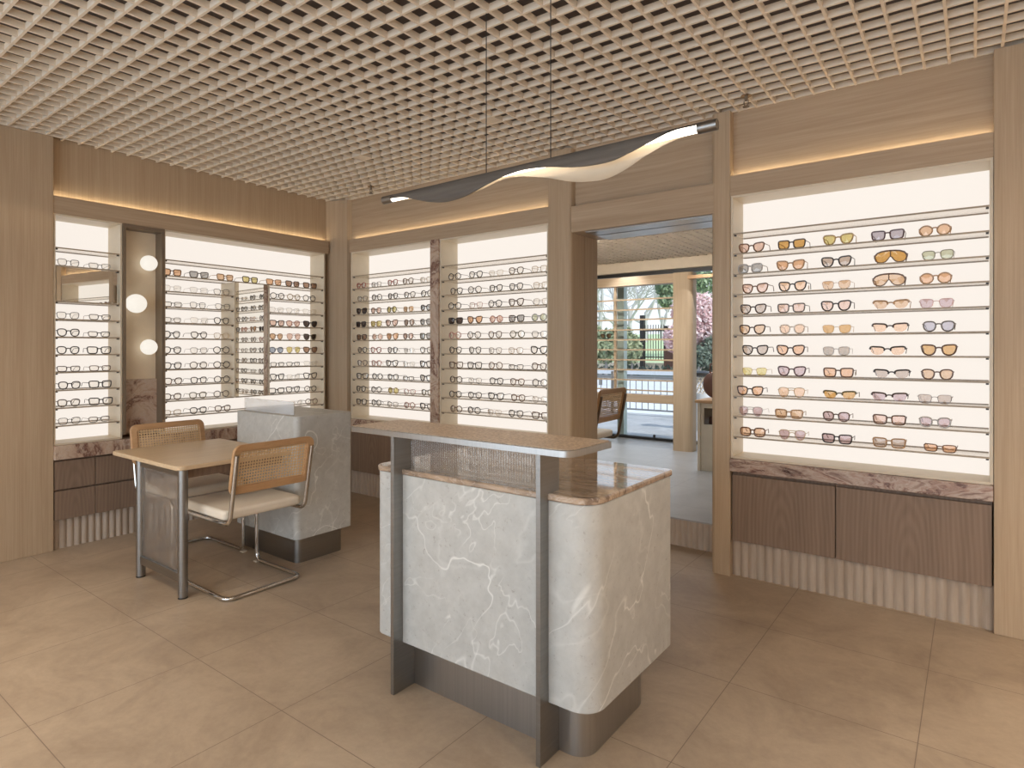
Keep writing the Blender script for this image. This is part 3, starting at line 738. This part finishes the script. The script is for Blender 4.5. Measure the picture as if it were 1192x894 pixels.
# ---------------------------------------------------------------- cane chairs (local: faces -x, back at +x)
def cane_chair(lab, loc, rz, group, w=.236, tube=None):
    t = thing('cane_chair', lab, 'chair', loc, rz, group)
    r = .0125; D = .49
    def side(s):
        return [(D/2+.112,s*w,.825),(D/2+.036,s*w,.435),(-D/2,s*w,.435),(-D/2,s*w,r),(D/2,s*w,r)]
    A = side(-1); B = list(reversed(side(1)))
    path = fillet([A[0],A[1],A[2],A[3],A[4],B[0],B[1],B[2],B[3],B[4]], [.06,.05,.05,.05,.05,.05,.05,.06], 7)
    MB().tube(path, r, 12).build('tube_frame', tube or M['chrome'], t, smooth=True, local=True)
    seat = MB().prism(rrect(-D/2-.005, -w-.012, D/2-.005, w+.012, .035, 6), .449, .505).build('seat', M['cushion'], t, .018, smooth=True, local=True, segs=4)
    # back: rounded wooden frame, slightly bowed, with cane inside
    def bp(y, z, off=0):
        return (D/2+.072 + (z-.80)*.20 - off + .35*(y*y), y, z)
    HW = w+.018; z0, z1 = .600, .880
    fr = MB(); ring = []
    out = rrect(-HW, z0, HW, z1, .045, 6); inn = rrect(-HW+.042, z0+.045, HW-.042, z1-.040, .014, 6)
    n = len(out)
    vs = [bp(y,z,.012) for y,z in out] + [bp(y,z,.012) for y,z in inn] + [bp(y,z,-.010) for y,z in out] + [bp(y,z,-.010) for y,z in inn]
    fs = []
    for i in range(n):
        j = (i+1)%n
        fs += [(i,n+i,n+j,j),(2*n+i,2*n+j,3*n+j,3*n+i),(i,j,2*n+j,2*n+i),(n+i,3*n+i,3*n+j,n+j)]
    fr.add(vs, fs)
    b = fr.build('backrest', M['bentwood'], t, .005, smooth=True, local=True)
    c = MB(); K = 8; cv = []
    for i in range(K+1):
        y = -HW+.041 + (2*HW-.082)*i/K
        for z in (z0+.044, z1-.039): cv += [bp(y,z,.003), bp(y,z,.001)]
    cf = []
    for i in range(K):
        a = i*4; cf += [(a,a+4,a+6,a+2),(a+1,a+3,a+7,a+5)]
    c.add(cv, cf).build('cane_panel', M['cane'], b, local=True)
    for s in (-1,1):
        MB().box(-D/2-.016, s*w-.016, 0, -D/2+.02, s*w+.016, .006).build('glide', M['cushion'], t, local=True)
    return t
cane_chair('cane-back chair with cream seat on the near side of desk', (-3.538, 2.005, 0), 0, 'cane chairs at the desk')
cane_chair('cane-back chair with cream seat on the far side of desk', (-4.28, 2.055, 0), PI, 'cane chairs at the desk')

# ---------------------------------------------------------------- pendant lamp over the counter
LY = 2.1
t = thing('pendant_lamp', 'long wavy dark pendant lamp hung on two thin cables over the counter', 'pendant lamp', (-1.54, LY, 2.17))
lx0, lx1 = -2.378, -.696
T = lambda x: 2.170 + .014*(x-lx0)/(lx1-lx0)
front = [(-2.31,2.150),(-2.22,2.143),(-2.156,2.127),(-2.068,2.100),(-1.975,2.081),(-1.903,2.076),(-1.80,2.087),(-1.677,2.119),(-1.574,2.141),(-1.48,2.147),(-1.361,2.136),(-1.25,2.114),(-1.164,2.106),(-1.077,2.108),(-1.003,2.126),(-.925,2.150),(-.848,2.172),(-.76,2.174)]
back = [(-2.31,2.148),(-2.2,2.142),(-2.1,2.125),(-1.98,2.104),(-1.864,2.097),(-1.761,2.117),(-1.664,2.140),(-1.602,2.145),(-1.515,2.136),(-1.403,2.110),(-1.309,2.081),(-1.235,2.066),(-1.156,2.060),(-1.103,2.067),(-1.037,2.089),(-.973,2.118),(-.911,2.141),(-.85,2.156),(-.76,2.166)]
def crv(tab, x):
    n = len(tab)
    for i in range(n-1):
        if x <= tab[i+1][0] or i == n-2:
            x0,y0 = tab[i]; x1,y1 = tab[i+1]
            m0 = (y1-tab[max(i-1,0)][1])/(x1-tab[max(i-1,0)][0]); m1 = (tab[min(i+2,n-1)][1]-y0)/(tab[min(i+2,n-1)][0]-x0)
            h = x1-x0; u = (x-x0)/h
            return (2*u**3-3*u*u+1)*y0+(u**3-2*u*u+u)*h*m0+(-2*u**3+3*u*u)*y1+(u**3-u*u)*h*m1
NS = 110
def shade(sgn, tab):
    vs = []
    for i in range(NS+1):
        x = lx0+.068 + (lx1-lx0-.136)*i/NS
        h = max(.003, T(x) - crv(tab, x))
        for (dy,dz) in [(0,0),(.009,.0015),(.017,.006),(.022,.014),(.0245,.024),(.026,.036),(.0265,.06),(.0265,.2)]:
            if dz > h:
                dz = h
            vs.append((x, LY+sgn*dy, T(x)-dz))
    m = 8; fs = []
    for i in range(NS):
        for k in range(m-1): fs.append((i*m+k,(i+1)*m+k,(i+1)*m+k+1,i*m+k+1))
    return MB().add(vs, fs)
def solid(o, th):
    md = o.modifiers.new('thick','SOLIDIFY'); md.thickness = th; md.offset = 0
M['lamp_shade'] = wood('dark_stained_shade', (82,76,70), (112,105,97), (3,60,60), .5)
M['shade_inner'] = plain('pale_shade_inner', (214,196,170), .6)
o = shade(-1, front).build('front_shade', M['lamp_shade'], t, smooth=True, ang=80); solid(o, .003)
o = shade(1, back).build('rear_shade', M['shade_inner'], t, smooth=True, ang=80); solid(o, .003)
MB().tube([(lx0+.066,LY,T(lx0)-.017),(lx1-.066,LY,T(lx1)-.017)], .0145, 14).build('light_tube', M['tube_light'], t, smooth=True)
for x0, x1 in ((lx0, lx0+.067), (lx1-.067, lx1)):
    MB().tube([(x0,LY,T(x0)-.016),(x1,LY,T(x1)-.016)], .0195, 20).build('end_cap', M['steel_dark'], t, smooth=True)
for x in (-1.711, -1.373):
    MB().tube([(x,LY,T(x)),(x,LY,ZC+.05)], .0022, 6).build('cable', M['cable'], t)

# ---------------------------------------------------------------- ceiling bits
def Zpx(x, y, z):
    f=715.7; th=math.atan2(541.2,f); F=Vector((-math.sin(th),math.cos(th))); Rr=Vector((math.cos(th),math.sin(th)))
    h = F+Rr*((x-592)/f); k = (z-1.4)/(-(y-407)/f); return h.x*k, h.y*k
p = .1064
for (x, y), lab in ((Zpx(417,184.5,ZC), 'square beige insert in the ceiling grid above the corner pilaster'), (Zpx(571,138,ZC), 'square beige insert in the ceiling grid beside a lamp cable')):
    cx = -5.10 + p*(math.floor((x+5.10)/p)+.5); cy = 1.671 + p*(math.floor((y-1.671)/p)+.5)
    t = thing('ceiling_insert', lab, 'ceiling insert', (cx, cy, ZC), 0, 'square inserts in the ceiling grid')
    MB().box(cx-.046, cy-.046, ZC+.001, cx+.046, cy+.046, ZC+.012).build('cover_plate', M['slat'], t, .002)
    MB().box(cx-.03, cy-.03, ZC+.012, cx+.03, cy+.03, ZC+.06).build('housing', M['steel_dark'], t)
for (x, y), lab in ((Zpx(434,224,2.84), 'small bronze sprinkler head on ceiling near the corner'), (Zpx(880,120,2.84), 'small bronze sprinkler head on ceiling above the right door pilaster')):
    x = -5.10 + p*round((x+5.10)/p); y = 1.671 + p*round((y-1.671)/p)
    t = thing('sprinkler', lab, 'sprinkler', (x, y, ZC-.066))
    MB().lathe([(.03,ZC-.004),(.03,ZC+.0),(.012,ZC+.01)], 20, (x,y,0)).build('escutcheon', M['champagne'], t, smooth=True)
    MB().lathe([(.009,ZC-.03),(.011,ZC-.015),(.009,ZC-.004)], 12, (x,y,0)).tube([(x-.012,y,ZC-.028),(x-.012,y,ZC-.05),(x,y,ZC-.062),(x+.012,y,ZC-.05),(x+.012,y,ZC-.028)], .003, 6).build('body', M['bronze'], t, smooth=True)
    MB().lathe([(.019,ZC-.066),(.019,ZC-.063)], 16, (x,y,0)).build('deflector', M['bronze'], t, smooth=True)
# added warm fill lamps, out of view deep inside the ceiling grid
for gx, gy in ((-4.2,-1.7),(-2.9,-1.7),(-1.6,-1.7),(-.3,-1.7),(1.0,-1.7),(-2.9,-.7),(-1.4,-.5),(0,-.3),(1.2,-.3),(.9,.9),(1.7,.9),(1.5,2.0),(1.5,3.0),(-3.9,.3),(-3.1,.1)):
    if True:
        cx = -5.10 + p*(math.floor((gx+5.10)/p)+.5); cy = 1.671 + p*(math.floor((gy-1.671)/p)+.5)
        l = bpy.data.lights.new('fill_lamp', 'AREA'); l.shape = 'DISK'; l.size = .06; l.energy = 34.0 if gx > .5 else (20.0 if gy > -.1 else 17.0); l.color = (1,.85,.68)
        o = bpy.data.objects.new('fill_lamp', l); COL.objects.link(o); o.location = (cx, cy, ZC+.078)
# ---------------------------------------------------------------- second room
struct('ceiling_beyond', (lambda mb: [mb.box(-5.2, y-.006, 2.575, -1.0, y+.006, 2.62) for y in [4.3+.1064*i for i in range(31)]] and
        [mb.box(x-.006, 4.27, 2.5756, x+.006, 7.58, 2.62) for x in [-5.2+.1064*i for i in range(40)]] and mb)(MB()), M['slat'])
struct('trim_14', MB().box(-5.3, 4.25, 2.66, -.9, 8.3, 2.75), M['plenum'])
struct('trim_15', MB().box(-5.3, 7.58, 2.44, -.9, 7.80, 2.70), M['white_wall'])
struct('wall_beyond_left', MB().box(-5.3, 4.25, Z2, -5.2, 7.8, 2.7), M['white_wall'])
struct('wall_beyond_right', MB().box(-1.0, 4.262, Z2, -.9, 7.8, 2.7), M['white_wall'])
w1 = struct('window_1', MB().box(-5.2, 7.66, 2.395, -1.0, 7.74, 2.44).box(-5.2, 7.66, Z2, -1.0, 7.74, Z2+.035), M['black_metal'])
MB().box(-5.2, 7.695, Z2+.035, -3.392, 7.705, 2.395).build('pane', M['pane'], w1)
MB().box(-3.384, 7.695, Z2+.035, -1.0, 7.705, 2.395).build('pane', M['pane'], w1)
MB().box(-3.40, 7.685, Z2+.035, -3.376, 7.715, Z2+.07).build('clamp', M['black_metal'], w1)
M['col_green'] = plain('grey_green_steel', (206,222,214), .5)
struct('trim_16', MB().box(-3.985, 7.80, 0, -3.885, 7.9, 2.66), M['col_green'])
for gx in (-4.5, -3.4, -2.3):  # cool fill lamps added under the second room's ceiling
    for gy in (5.6, 6.3, 6.8):
        l = bpy.data.lights.new('fill_lamp', 'SPOT'); l.spot_size = 1.9; l.spot_blend = .6; l.shadow_soft_size = .012; l.energy = 26; l.color = (.92,.96,1)
        o = bpy.data.objects.new('fill_lamp', l); COL.objects.link(o)
        o.location = (-5.2+.1064*(math.floor((gx+5.2)/.1064)+.5), 4.3+.1064*(math.floor((gy-4.3)/.1064)+.5), 2.572)
for gx in (-3.9, -3.1, -2.3):  # unseen lamps added to brighten the bulkhead and timber frame
    l = bpy.data.lights.new('bulkhead_fill', 'SPOT'); l.spot_size = 1.5; l.spot_blend = 1; l.shadow_soft_size = .03; l.energy = 75; l.color = (1,.92,.80)
    o = bpy.data.objects.new('bulkhead_fill', l); COL.objects.link(o); o.location = (gx, 4.45, 2.5)
    o.rotation_euler = Vector((-.1,2.9,-.35)).to_track_quat('-Z','Y').to_euler()
# timber display frame by the window
FY = 7.07
t = thing('timber_frame', 'pale oak display frame with thin rods standing before the far window', 'display frame', (-3.3, FY, Z2))
MB().prism(rrect(-2.86, FY-.04, -2.63, FY+.14, [.06,.03,.01,.01], 8), Z2, 2.315).build('post', M['oak_v'], t, smooth=True)
MB().prism(rrect(-4.55, FY-.04, -4.32, FY+.14, .03, 6), Z2, 2.315).build('post', M['oak_v'], t, smooth=True)
MB().box(-4.32, FY-.02, 2.20, -2.86, FY+.12, 2.312).build('beam', M['oak_h'], t, .004)
MB().box(-4.32, FY-.02, .745, -2.86, FY+.12, .846).build('bench_rail', M['oak_h'], t, .004)
MB().box(-3.672, FY+.02, .847, -3.640, FY+.05, 2.199).build('mullion', M['oak_v'], t)
for i in range(10):
    z = 2.025 - .1255*i
    MB().box(-4.319, FY+.0, z-.009, -2.861, FY+.014, z+.009).build('rod', M['oak_v'], t)
eyewear('cat','black','brown','on a thin rod of the timber frame by far window','eyewear on the timber frame', (-3.76, FY-.03, 1.545), 0, True)
# wall arm at right
o = MB().box(-2.66, FY-.10, 2.225, -1.0, FY-.045, 2.265).build('wall_rail', M['bentwood'], None, .003)
tag(o, 'brown wooden rail running right from the top of oak frame', 'rail')
# sideboard edge
t = thing('sideboard', 'pale cabinet with an open niche, half hidden by the right door pilaster', 'cabinet', (-1.85, 6.2, Z2))
sb = MB().box(-2.195, 6.02, Z2, -2.165, 6.5, .87).box(-2.165, 6.04, Z2, -1.35, 6.06, .66).box(-2.165, 6.04, .82, -1.35, 6.06, .87).box(-2.165,6.06,Z2,-1.35,6.5,.64).box(-2.165,6.48,.66,-1.35,6.5,.87).box(-2.165,6.04,.66,-2.135,6.06,.82)
sb.build('carcass', M['cream'], t, .002)
MB().box(-2.215, 6.0, .87, -1.33, 6.52, .90).build('top', M['bentwood'], t, .004)
M['leather'] = plain('brown_leather', (92,62,52), .5)
t = thing('handbag', 'round brown leather bag standing on the half hidden sideboard', 'bag', (-2.05, 6.25, .90))
MB().sphere((-2.075,6.25,1.045), .145, 24, 14, (1,.45,1)).build('body', M['leather'], t, smooth=True)
MB().tube([(-2.15,6.25,1.15),(-2.14,6.25,1.25),(-2.04,6.25,1.29),(-1.96,6.25,1.24),(-1.95,6.25,1.15)], .008, 8).build('strap', M['leather'], t, smooth=True)
o = MB().prism(rrect(-2.11, 6.09, -1.8, 6.3, .03), .641, .73).build('folded_pouch', M['leather'], None, .01)
tag(o, 'dark brown pouch lying in the niche of the sideboard', 'pouch')
# chair in the second room
cane_chair('dark-tubed cane chair in the room beyond the doorway', (-2.745, 4.60, Z2), .04, 'cane chair beyond the doorway', tube=M['bronze_tube'])

# ---------------------------------------------------------------- front of the shop (behind the viewpoint): glazed shopfront
struct('wall_front', MB().box(-5.5, YF-.12, 2.7, XR, YF, ZC+.2).box(-5.5, YF-.12, 0, -5.2, YF, 2.7).box(1.9, YF-.12, 0, XR, YF, 2.7), M['wall_grey'])
w2 = struct('window_2', MB().box(-5.2, YF-.08, 2.62, 1.9, YF-.03, 2.7).box(-5.2, YF-.08, 0, 1.9, YF-.03, .06).box(-3.43, YF-.08, .06, -3.38, YF-.03, 2.62).box(-1.7, YF-.08, .06, -1.65, YF-.03, 2.62).box(.05, YF-.08, .06, .10, YF-.03, 2.62), M['black_metal'])
for a, b in ((-5.2,-3.43),(-3.38,-1.7),(-1.65,.05),(.10,1.9)): MB().box(a, YF-.06, .06, b, YF-.054, 2.62).build('pane', M['pane'], w2)

# ---------------------------------------------------------------- outside
M['paving'] = tiles('street_paving', (146,147,148), (190,191,192), (120,120,120), 0, 0, .6, .4, .7)
M['road'] = plain('pale_road', (214,216,218), .8)
M['lawn'] = plain('lawn', (190,206,160), .9)
M['garden_wall'] = plain('garden_wall', (196,186,168), .8)
def leafmat(name, a, b):
    m, nt, bs = newmat(name)
    oi = nt.nodes.new('ShaderNodeNewGeometry')
    L(nt, mix(nt, oi.outputs['Random Per Island'], rgb(a), rgb(b)), bs.inputs['Base Color']); bs.inputs['Roughness'].default_value = .6
    return m
M['leaf'] = leafmat('shrub_leaves', (92,112,84), (184,190,150))
M['leaf2'] = leafmat('tree_leaves', (84,108,84), (170,190,150))
M['leaf_dark'] = leafmat('dark_leaves', (62,76,68), (122,134,116))
M['blossom'] = leafmat('pink_blossom', (214,172,172), (246,228,224))
M['bark'] = plain('pale_bark', (150,146,142), .9)
M['bark_hazed'] = plain('haze_grey_bark', (192,190,190), .9)  # distance haze painted into the bark as pale grey
struct('pavement', MB().box(-14, 7.95, .05, 3, 11.2, .15), M['paving'])
struct('street', MB().box(-45, 11.2, .0, 12, 26.5, .10).box(-45, -30, -.1, 12, YF-.15, -.02), M['road'])
struct('garden', MB().add([(-60,29,.72),(12,29,.72),(12,60,3.0),(-60,60,3.0),(-60,29,0),(12,29,0),(12,60,0),(-60,60,0)], [(0,1,2,3),(4,7,6,5),(0,4,5,1),(1,5,6,2),(2,6,7,3),(3,7,4,0)]), M['lawn'])
def at(px, d):
    f=715.7; th=math.atan2(541.2,f); F=Vector((-math.sin(th),math.cos(th))); Rr=Vector((math.cos(th),math.sin(th)))
    h = (F+Rr*((px-592)/f))*d; return h.x, h.y
def zat(py, d): return 1.4-(py-407)/715.7*d
# railing parallel to the window
t = thing('railing', 'grey metal railing along the pavement outside the far window', 'railing', (-5, 10.85, .15))
RY = 10.85
for z, r in ((.88,.022),(.82,.012),(.26,.016)): MB().tube([(-8,RY,z),(-2.2,RY,z)], r, 8).build('rail', M['steel_dark'], t, smooth=True)
x = -7.9; i = 0
while x < -2.2:
    if i % 12 == 6: MB().tube([(x,RY,.15),(x,RY,.98)], .03, 8).build('post', M['steel_dark'], t, smooth=True)
    else: MB().tube([(x,RY,.26),(x,RY,.82)], .009, 6).build('picket', M['steel_dark'], t)
    x += .125; i += 1
# low wall, hedge and barrier across the street
struct('garden_wall', MB().box(-40, 28.6, .1, 8, 29, .74), M['garden_wall'])
def leaves(n, fn, size):
    mb = MB()
    for _ in range(n):
        c = Vector(fn()); a = Vector((random.gauss(0,1),random.gauss(0,1),random.gauss(0,1))).normalized(); b = a.orthogonal().normalized()
        s = size*random.uniform(.6,1.3)
        mb.add([c-a*s, c+b*s*.45, c+a*s, c-b*s*.45], [(0,1,2,3)])
    return mb
def ell(cx,cy,cz,rx,ry,rz):
    def f():
        while True:
            v = [random.uniform(-1,1) for _ in range(3)]
            q = sum(a*a for a in v)
            if .25 < q <= 1: return (cx+v[0]*rx, cy+v[1]*ry, cz+v[2]*rz)
    return f
def plant(name, lab, cat, blobs, trunk, mat, n, size, group=None, ground=0):
    bx, by = trunk
    t = thing(name, lab, cat, (bx, by, ground), 0, group)
    mb = MB()
    for bl in blobs: m2 = leaves(n, ell(*bl), size); mb.add(m2.v, m2.f)
    mb.build('foliage', mat, t)
    tk = MB(); b0 = blobs[0]
    tk.tube([(bx,by,ground),(bx+.05,by,ground+(b0[2]-ground)*.5),(b0[0],b0[1],b0[2])], [.12*b0[3],.09*b0[3],.04*b0[3]], 7)
    for bl in blobs[1:]: tk.tube([(bx+.05,by,ground+(b0[2]-ground)*.45),(bl[0],bl[1],bl[2])], [.06*b0[3],.02*b0[3]], 6)
    tk.build('trunk', M['bark'], t, smooth=True)
x, y = at(735, 24); 
t = thing('low_hedge', 'low clipped dark hedge strip across the street', 'hedge', (-9, 25.8, .1))
leaves(2600, lambda: (random.uniform(-26,0), random.uniform(25.6,26.1), random.uniform(.12,.68)), .11).build('foliage', M['leaf_dark'], t)
MB().box(-26,25.7,.1,0,26.0,.5).build('stems', M['leaf_dark'], t)
t = thing('road_barrier', 'pale horizontal road barrier across the street', 'barrier', (-8, 20, .1))
MB().box(-24,20,.52,2,20.06,.68).build('rail', M['road'], t); MB().box(-24,20.07,.36,2,20.1,.42).build('rail', M['steel_dark'], t)
for xx in range(-23, 2, 3): MB().box(xx,20.06,.1,xx+.1,20.14,.66).build('post', M['steel_dark'], t)
# gate
gx0, gy = at(748, 28.3); 
gx1, _ = at(777, 28.3)
gy = 28.3
gx0 = gy*(at(748,1)[0]/at(748,1)[1]); gx1 = gy*(at(776,1)[0]/at(776,1)[1])
t = thing('garden_gate', 'tall black barred gate with lawn behind it', 'gate', ((gx0+gx1)/2, gy, .1))
for x_, h in ((gx0, 3.1), (gx1, 2.55)): MB().box(x_-.11, gy-.1, .1, x_+.11, gy+.1, h).build('post', M['black_metal'], t, .01)
for z in (.85, 1.0, 2.3): MB().box(gx0+.11, gy-.025, z, gx1-.11, gy+.025, z+.06).build('rail', M['black_metal'], t)
nb = 9
for i in range(1, nb):
    xx = gx0 + (gx1-gx0)*i/nb; MB().tube([(xx,gy,.85),(xx,gy,2.62)], .02, 6).build('bar', M['black_metal'], t)
bx = gy*(at(783,1)[0]/at(783,1)[1])
o = MB().box(bx-.33, gy-.25, .1, bx+.42, gy+.1, 1.45).build('dark_bin', M['leather'], None, .02)
tag(o, 'dark maroon box standing right of the barred gate', 'box')
def pl(px, py, d): q = at(px, d); return q[0], q[1], zat(py, d)
c = pl(705,403,27.8); c2 = pl(690,400,27.8)
plant('garden_shrub', 'leafy green shrub across the street at left edge of doorway', 'shrub', [(*c,.75,.5,.8),(*c2,.6,.5,.9)], (c[0],c[1]), M['leaf'], 900, .11, 'shrubs across the street', .1)
c = pl(735,406,27.6); c2 = pl(724,398,27.8)
plant('garden_shrub', 'leafy green shrub across the street left of the black gate', 'shrub', [(*c,.5,.5,.7),(*c2,.55,.5,.95)], (c[0],c[1]), M['leaf'], 900, .11, 'shrubs across the street', .1)
c = pl(820,372,26.5); c2 = pl(802,362,26.8); c3 = pl(786,394,26.4); c4 = pl(835,385,26.6); c5 = pl(800,388,26.6)
plant('cherry_tree', 'pink blossoming tree across the street', 'tree', [(*c,.95,.7,1.2),(*c2,.8,.7,.9),(*c3,.5,.5,.6),(*c4,.9,.7,1.2),(*c5,.7,.6,.8)], (c[0]+.1,c[1]), M['blossom'], 1100, .12, None, .1)
c = pl(812,415,25.6); c2 = pl(832,412,25.8)
plant('garden_shrub', 'dark green shrub under the pink blossom tree', 'shrub', [(*c,.6,.4,.45),(*c2,.7,.4,.8)], (c[0],c[1]), M['leaf_dark'], 800, .10, 'shrubs across the street', .1)
c = pl(800,325,34); c2 = pl(778,333,34); c3 = pl(825,322,34); c4 = pl(777,350,33.8)
plant('leafy_tree', 'tall green leafy tree behind the pink blossom tree', 'tree', [(*c,1.3,1,1.2),(*c2,.7,.8,.7),(*c3,1.3,1,1.3),(*c4,.5,.5,.35)], (c[0],c[1]), M['leaf2'], 900, .15, None, 1.0)
def bare_tree(lab, px, d, H):
    x, y = at(px, d)
    t = thing('bare_tree', lab, 'tree', (x,y,1.6), 0, 'bare grey trees beyond the lawn')
    tr = MB(); br = MB()
    def grow(p, dr, ln, r, dep):
        e = p + dr*ln
        (tr if dep == 0 else br).tube([p, (p+e)/2+Vector((random.gauss(0,.03),0,random.gauss(0,.03)))*ln, e], [r, r*.85, r*.65], 5, cap=False)
        if dep >= 5: return
        for _ in range(3 if dep < 4 else 4):
            nd = (dr + Vector((random.gauss(0,.55), random.gauss(0,.55), random.gauss(.12,.3)))).normalized()
            grow(p.lerp(e, random.uniform(.6,1)), nd, ln*random.uniform(.6,.82), r*.58, dep+1)
    grow(Vector((x,y,1.6)), Vector((0,0,1)), H*.3, .2, 0)
    tr.build('trunk', M['bark_hazed'], t, smooth=True); br.build('branches', M['bark_hazed'], t)
for i, (px, d, H, w_) in enumerate(((700,44,9.5,'at the left edge of the doorway'),(716,52,10,'behind the grey-green column'),(733,46,9,'left of the black gate'),(752,50,9.5,'directly above the black gate'),(772,54,9,'behind the green leafy tree'))):
    bare_tree('haze-paled bare tree beyond the lawn, '+w_, px, d, H)
# lattice stand on the pavement right of the frame
t = thing('lattice_stand', 'dark round-topped white lattice stand outside right of oak frame', 'stand', (-3.0, 9.3, .15))
lx, ly = at(816, 9.6)
t.location = (lx, ly, .15)
MB().lathe([(.10,.98),(.15,1.01),(.15,1.04),(.08,1.07)], 24, (lx,ly,0)).build('top', M['black_metal'], t, smooth=True)
lt = MB()
for k_ in range(12):
    a0 = 2*PI*k_/12
    for sg in (-1,1):
        lt.tube([(lx+.11*math.cos(a0+sg*u), ly+.11*math.sin(a0+sg*u), .72+.25*u/1.2) for u in (0,.4,.8,1.2)], .006, 5)
lt.build('lattice', M['white_wall'], t)
MB().lathe([(.12,.15),(.12,.72)], 20, (lx,ly,0)).build('base', M['road'], t, smooth=True)

# ---------------------------------------------------------------- light from outside
w = bpy.data.worlds.new('sky'); SC.world = w; w.use_nodes = True
nt = w.node_tree; bg = nt.nodes['Background']
tc = nt.nodes.new('ShaderNodeTexCoord'); sp = nt.nodes.new('ShaderNodeSeparateXYZ'); L(nt, tc.outputs['Generated'], sp.inputs[0])
L(nt, ramp(nt, sp.outputs['Z'], [(0,(.90,.93,.97,1)),(.35,(.74,.85,1,1)),(1,(.46,.66,1,1))]), bg.inputs['Color'])
bg.inputs['Strength'].default_value = 1.35
sun = bpy.data.lights.new('sun','SUN'); sun.energy = 3.2; sun.angle = .02; sun.color = (1,.95,.88)
so = bpy.data.objects.new('sun', sun); COL.objects.link(so); so.rotation_euler = Vector((-.75,.06,-.75)).to_track_quat('-Z','Y').to_euler()
for nm, loc, rot, sx, sy, pw in (('front_window_daylight', (-1.65, YF+.02, 1.35), (PI/2,0,0), 7.0, 2.5, 125), ('far_window_portal', (-3.1, 7.64, 1.3), (-PI/2,0,0), 4.2, 2.1, 0)):
    l = bpy.data.lights.new(nm, 'AREA'); l.shape = 'RECTANGLE'; l.size = sx; l.size_y = sy
    if pw: l.energy = pw; l.color = (.74,.87,1)
    else: l.cycles.is_portal = True
    o = bpy.data.objects.new(nm, l); COL.objects.link(o); o.location = loc; o.rotation_euler = rot

# ---------------------------------------------------------------- camera
cam = bpy.data.cameras.new('camera'); co = bpy.data.objects.new('camera', cam); COL.objects.link(co)
cam.sensor_width = 36; cam.sensor_fit = 'HORIZONTAL'; cam.lens = 715.7/1192*36
cam.shift_x = (596-592)/1192; cam.shift_y = -(447-407)/1192
cam.clip_start = .05; cam.clip_end = 200
co.location = (0,0,1.4); co.rotation_euler = (PI/2, 0, math.atan2(541.2, 715.7))
SC.camera = co
SC.view_settings.view_transform = 'Standard'; SC.view_settings.look = 'None'; SC.view_settings.gamma = 1
SC.view_settings.use_curve_mapping = False; SC.view_settings.exposure = 0
SC.cycles.max_bounces = 10; SC.cycles.diffuse_bounces = 5; SC.cycles.glossy_bounces = 5; SC.cycles.transmission_bounces = 8; SC.cycles.transparent_max_bounces = 24
SC.cycles.sample_clamp_indirect = 6; SC.cycles.caustics_reflective = False; SC.cycles.caustics_refractive = False
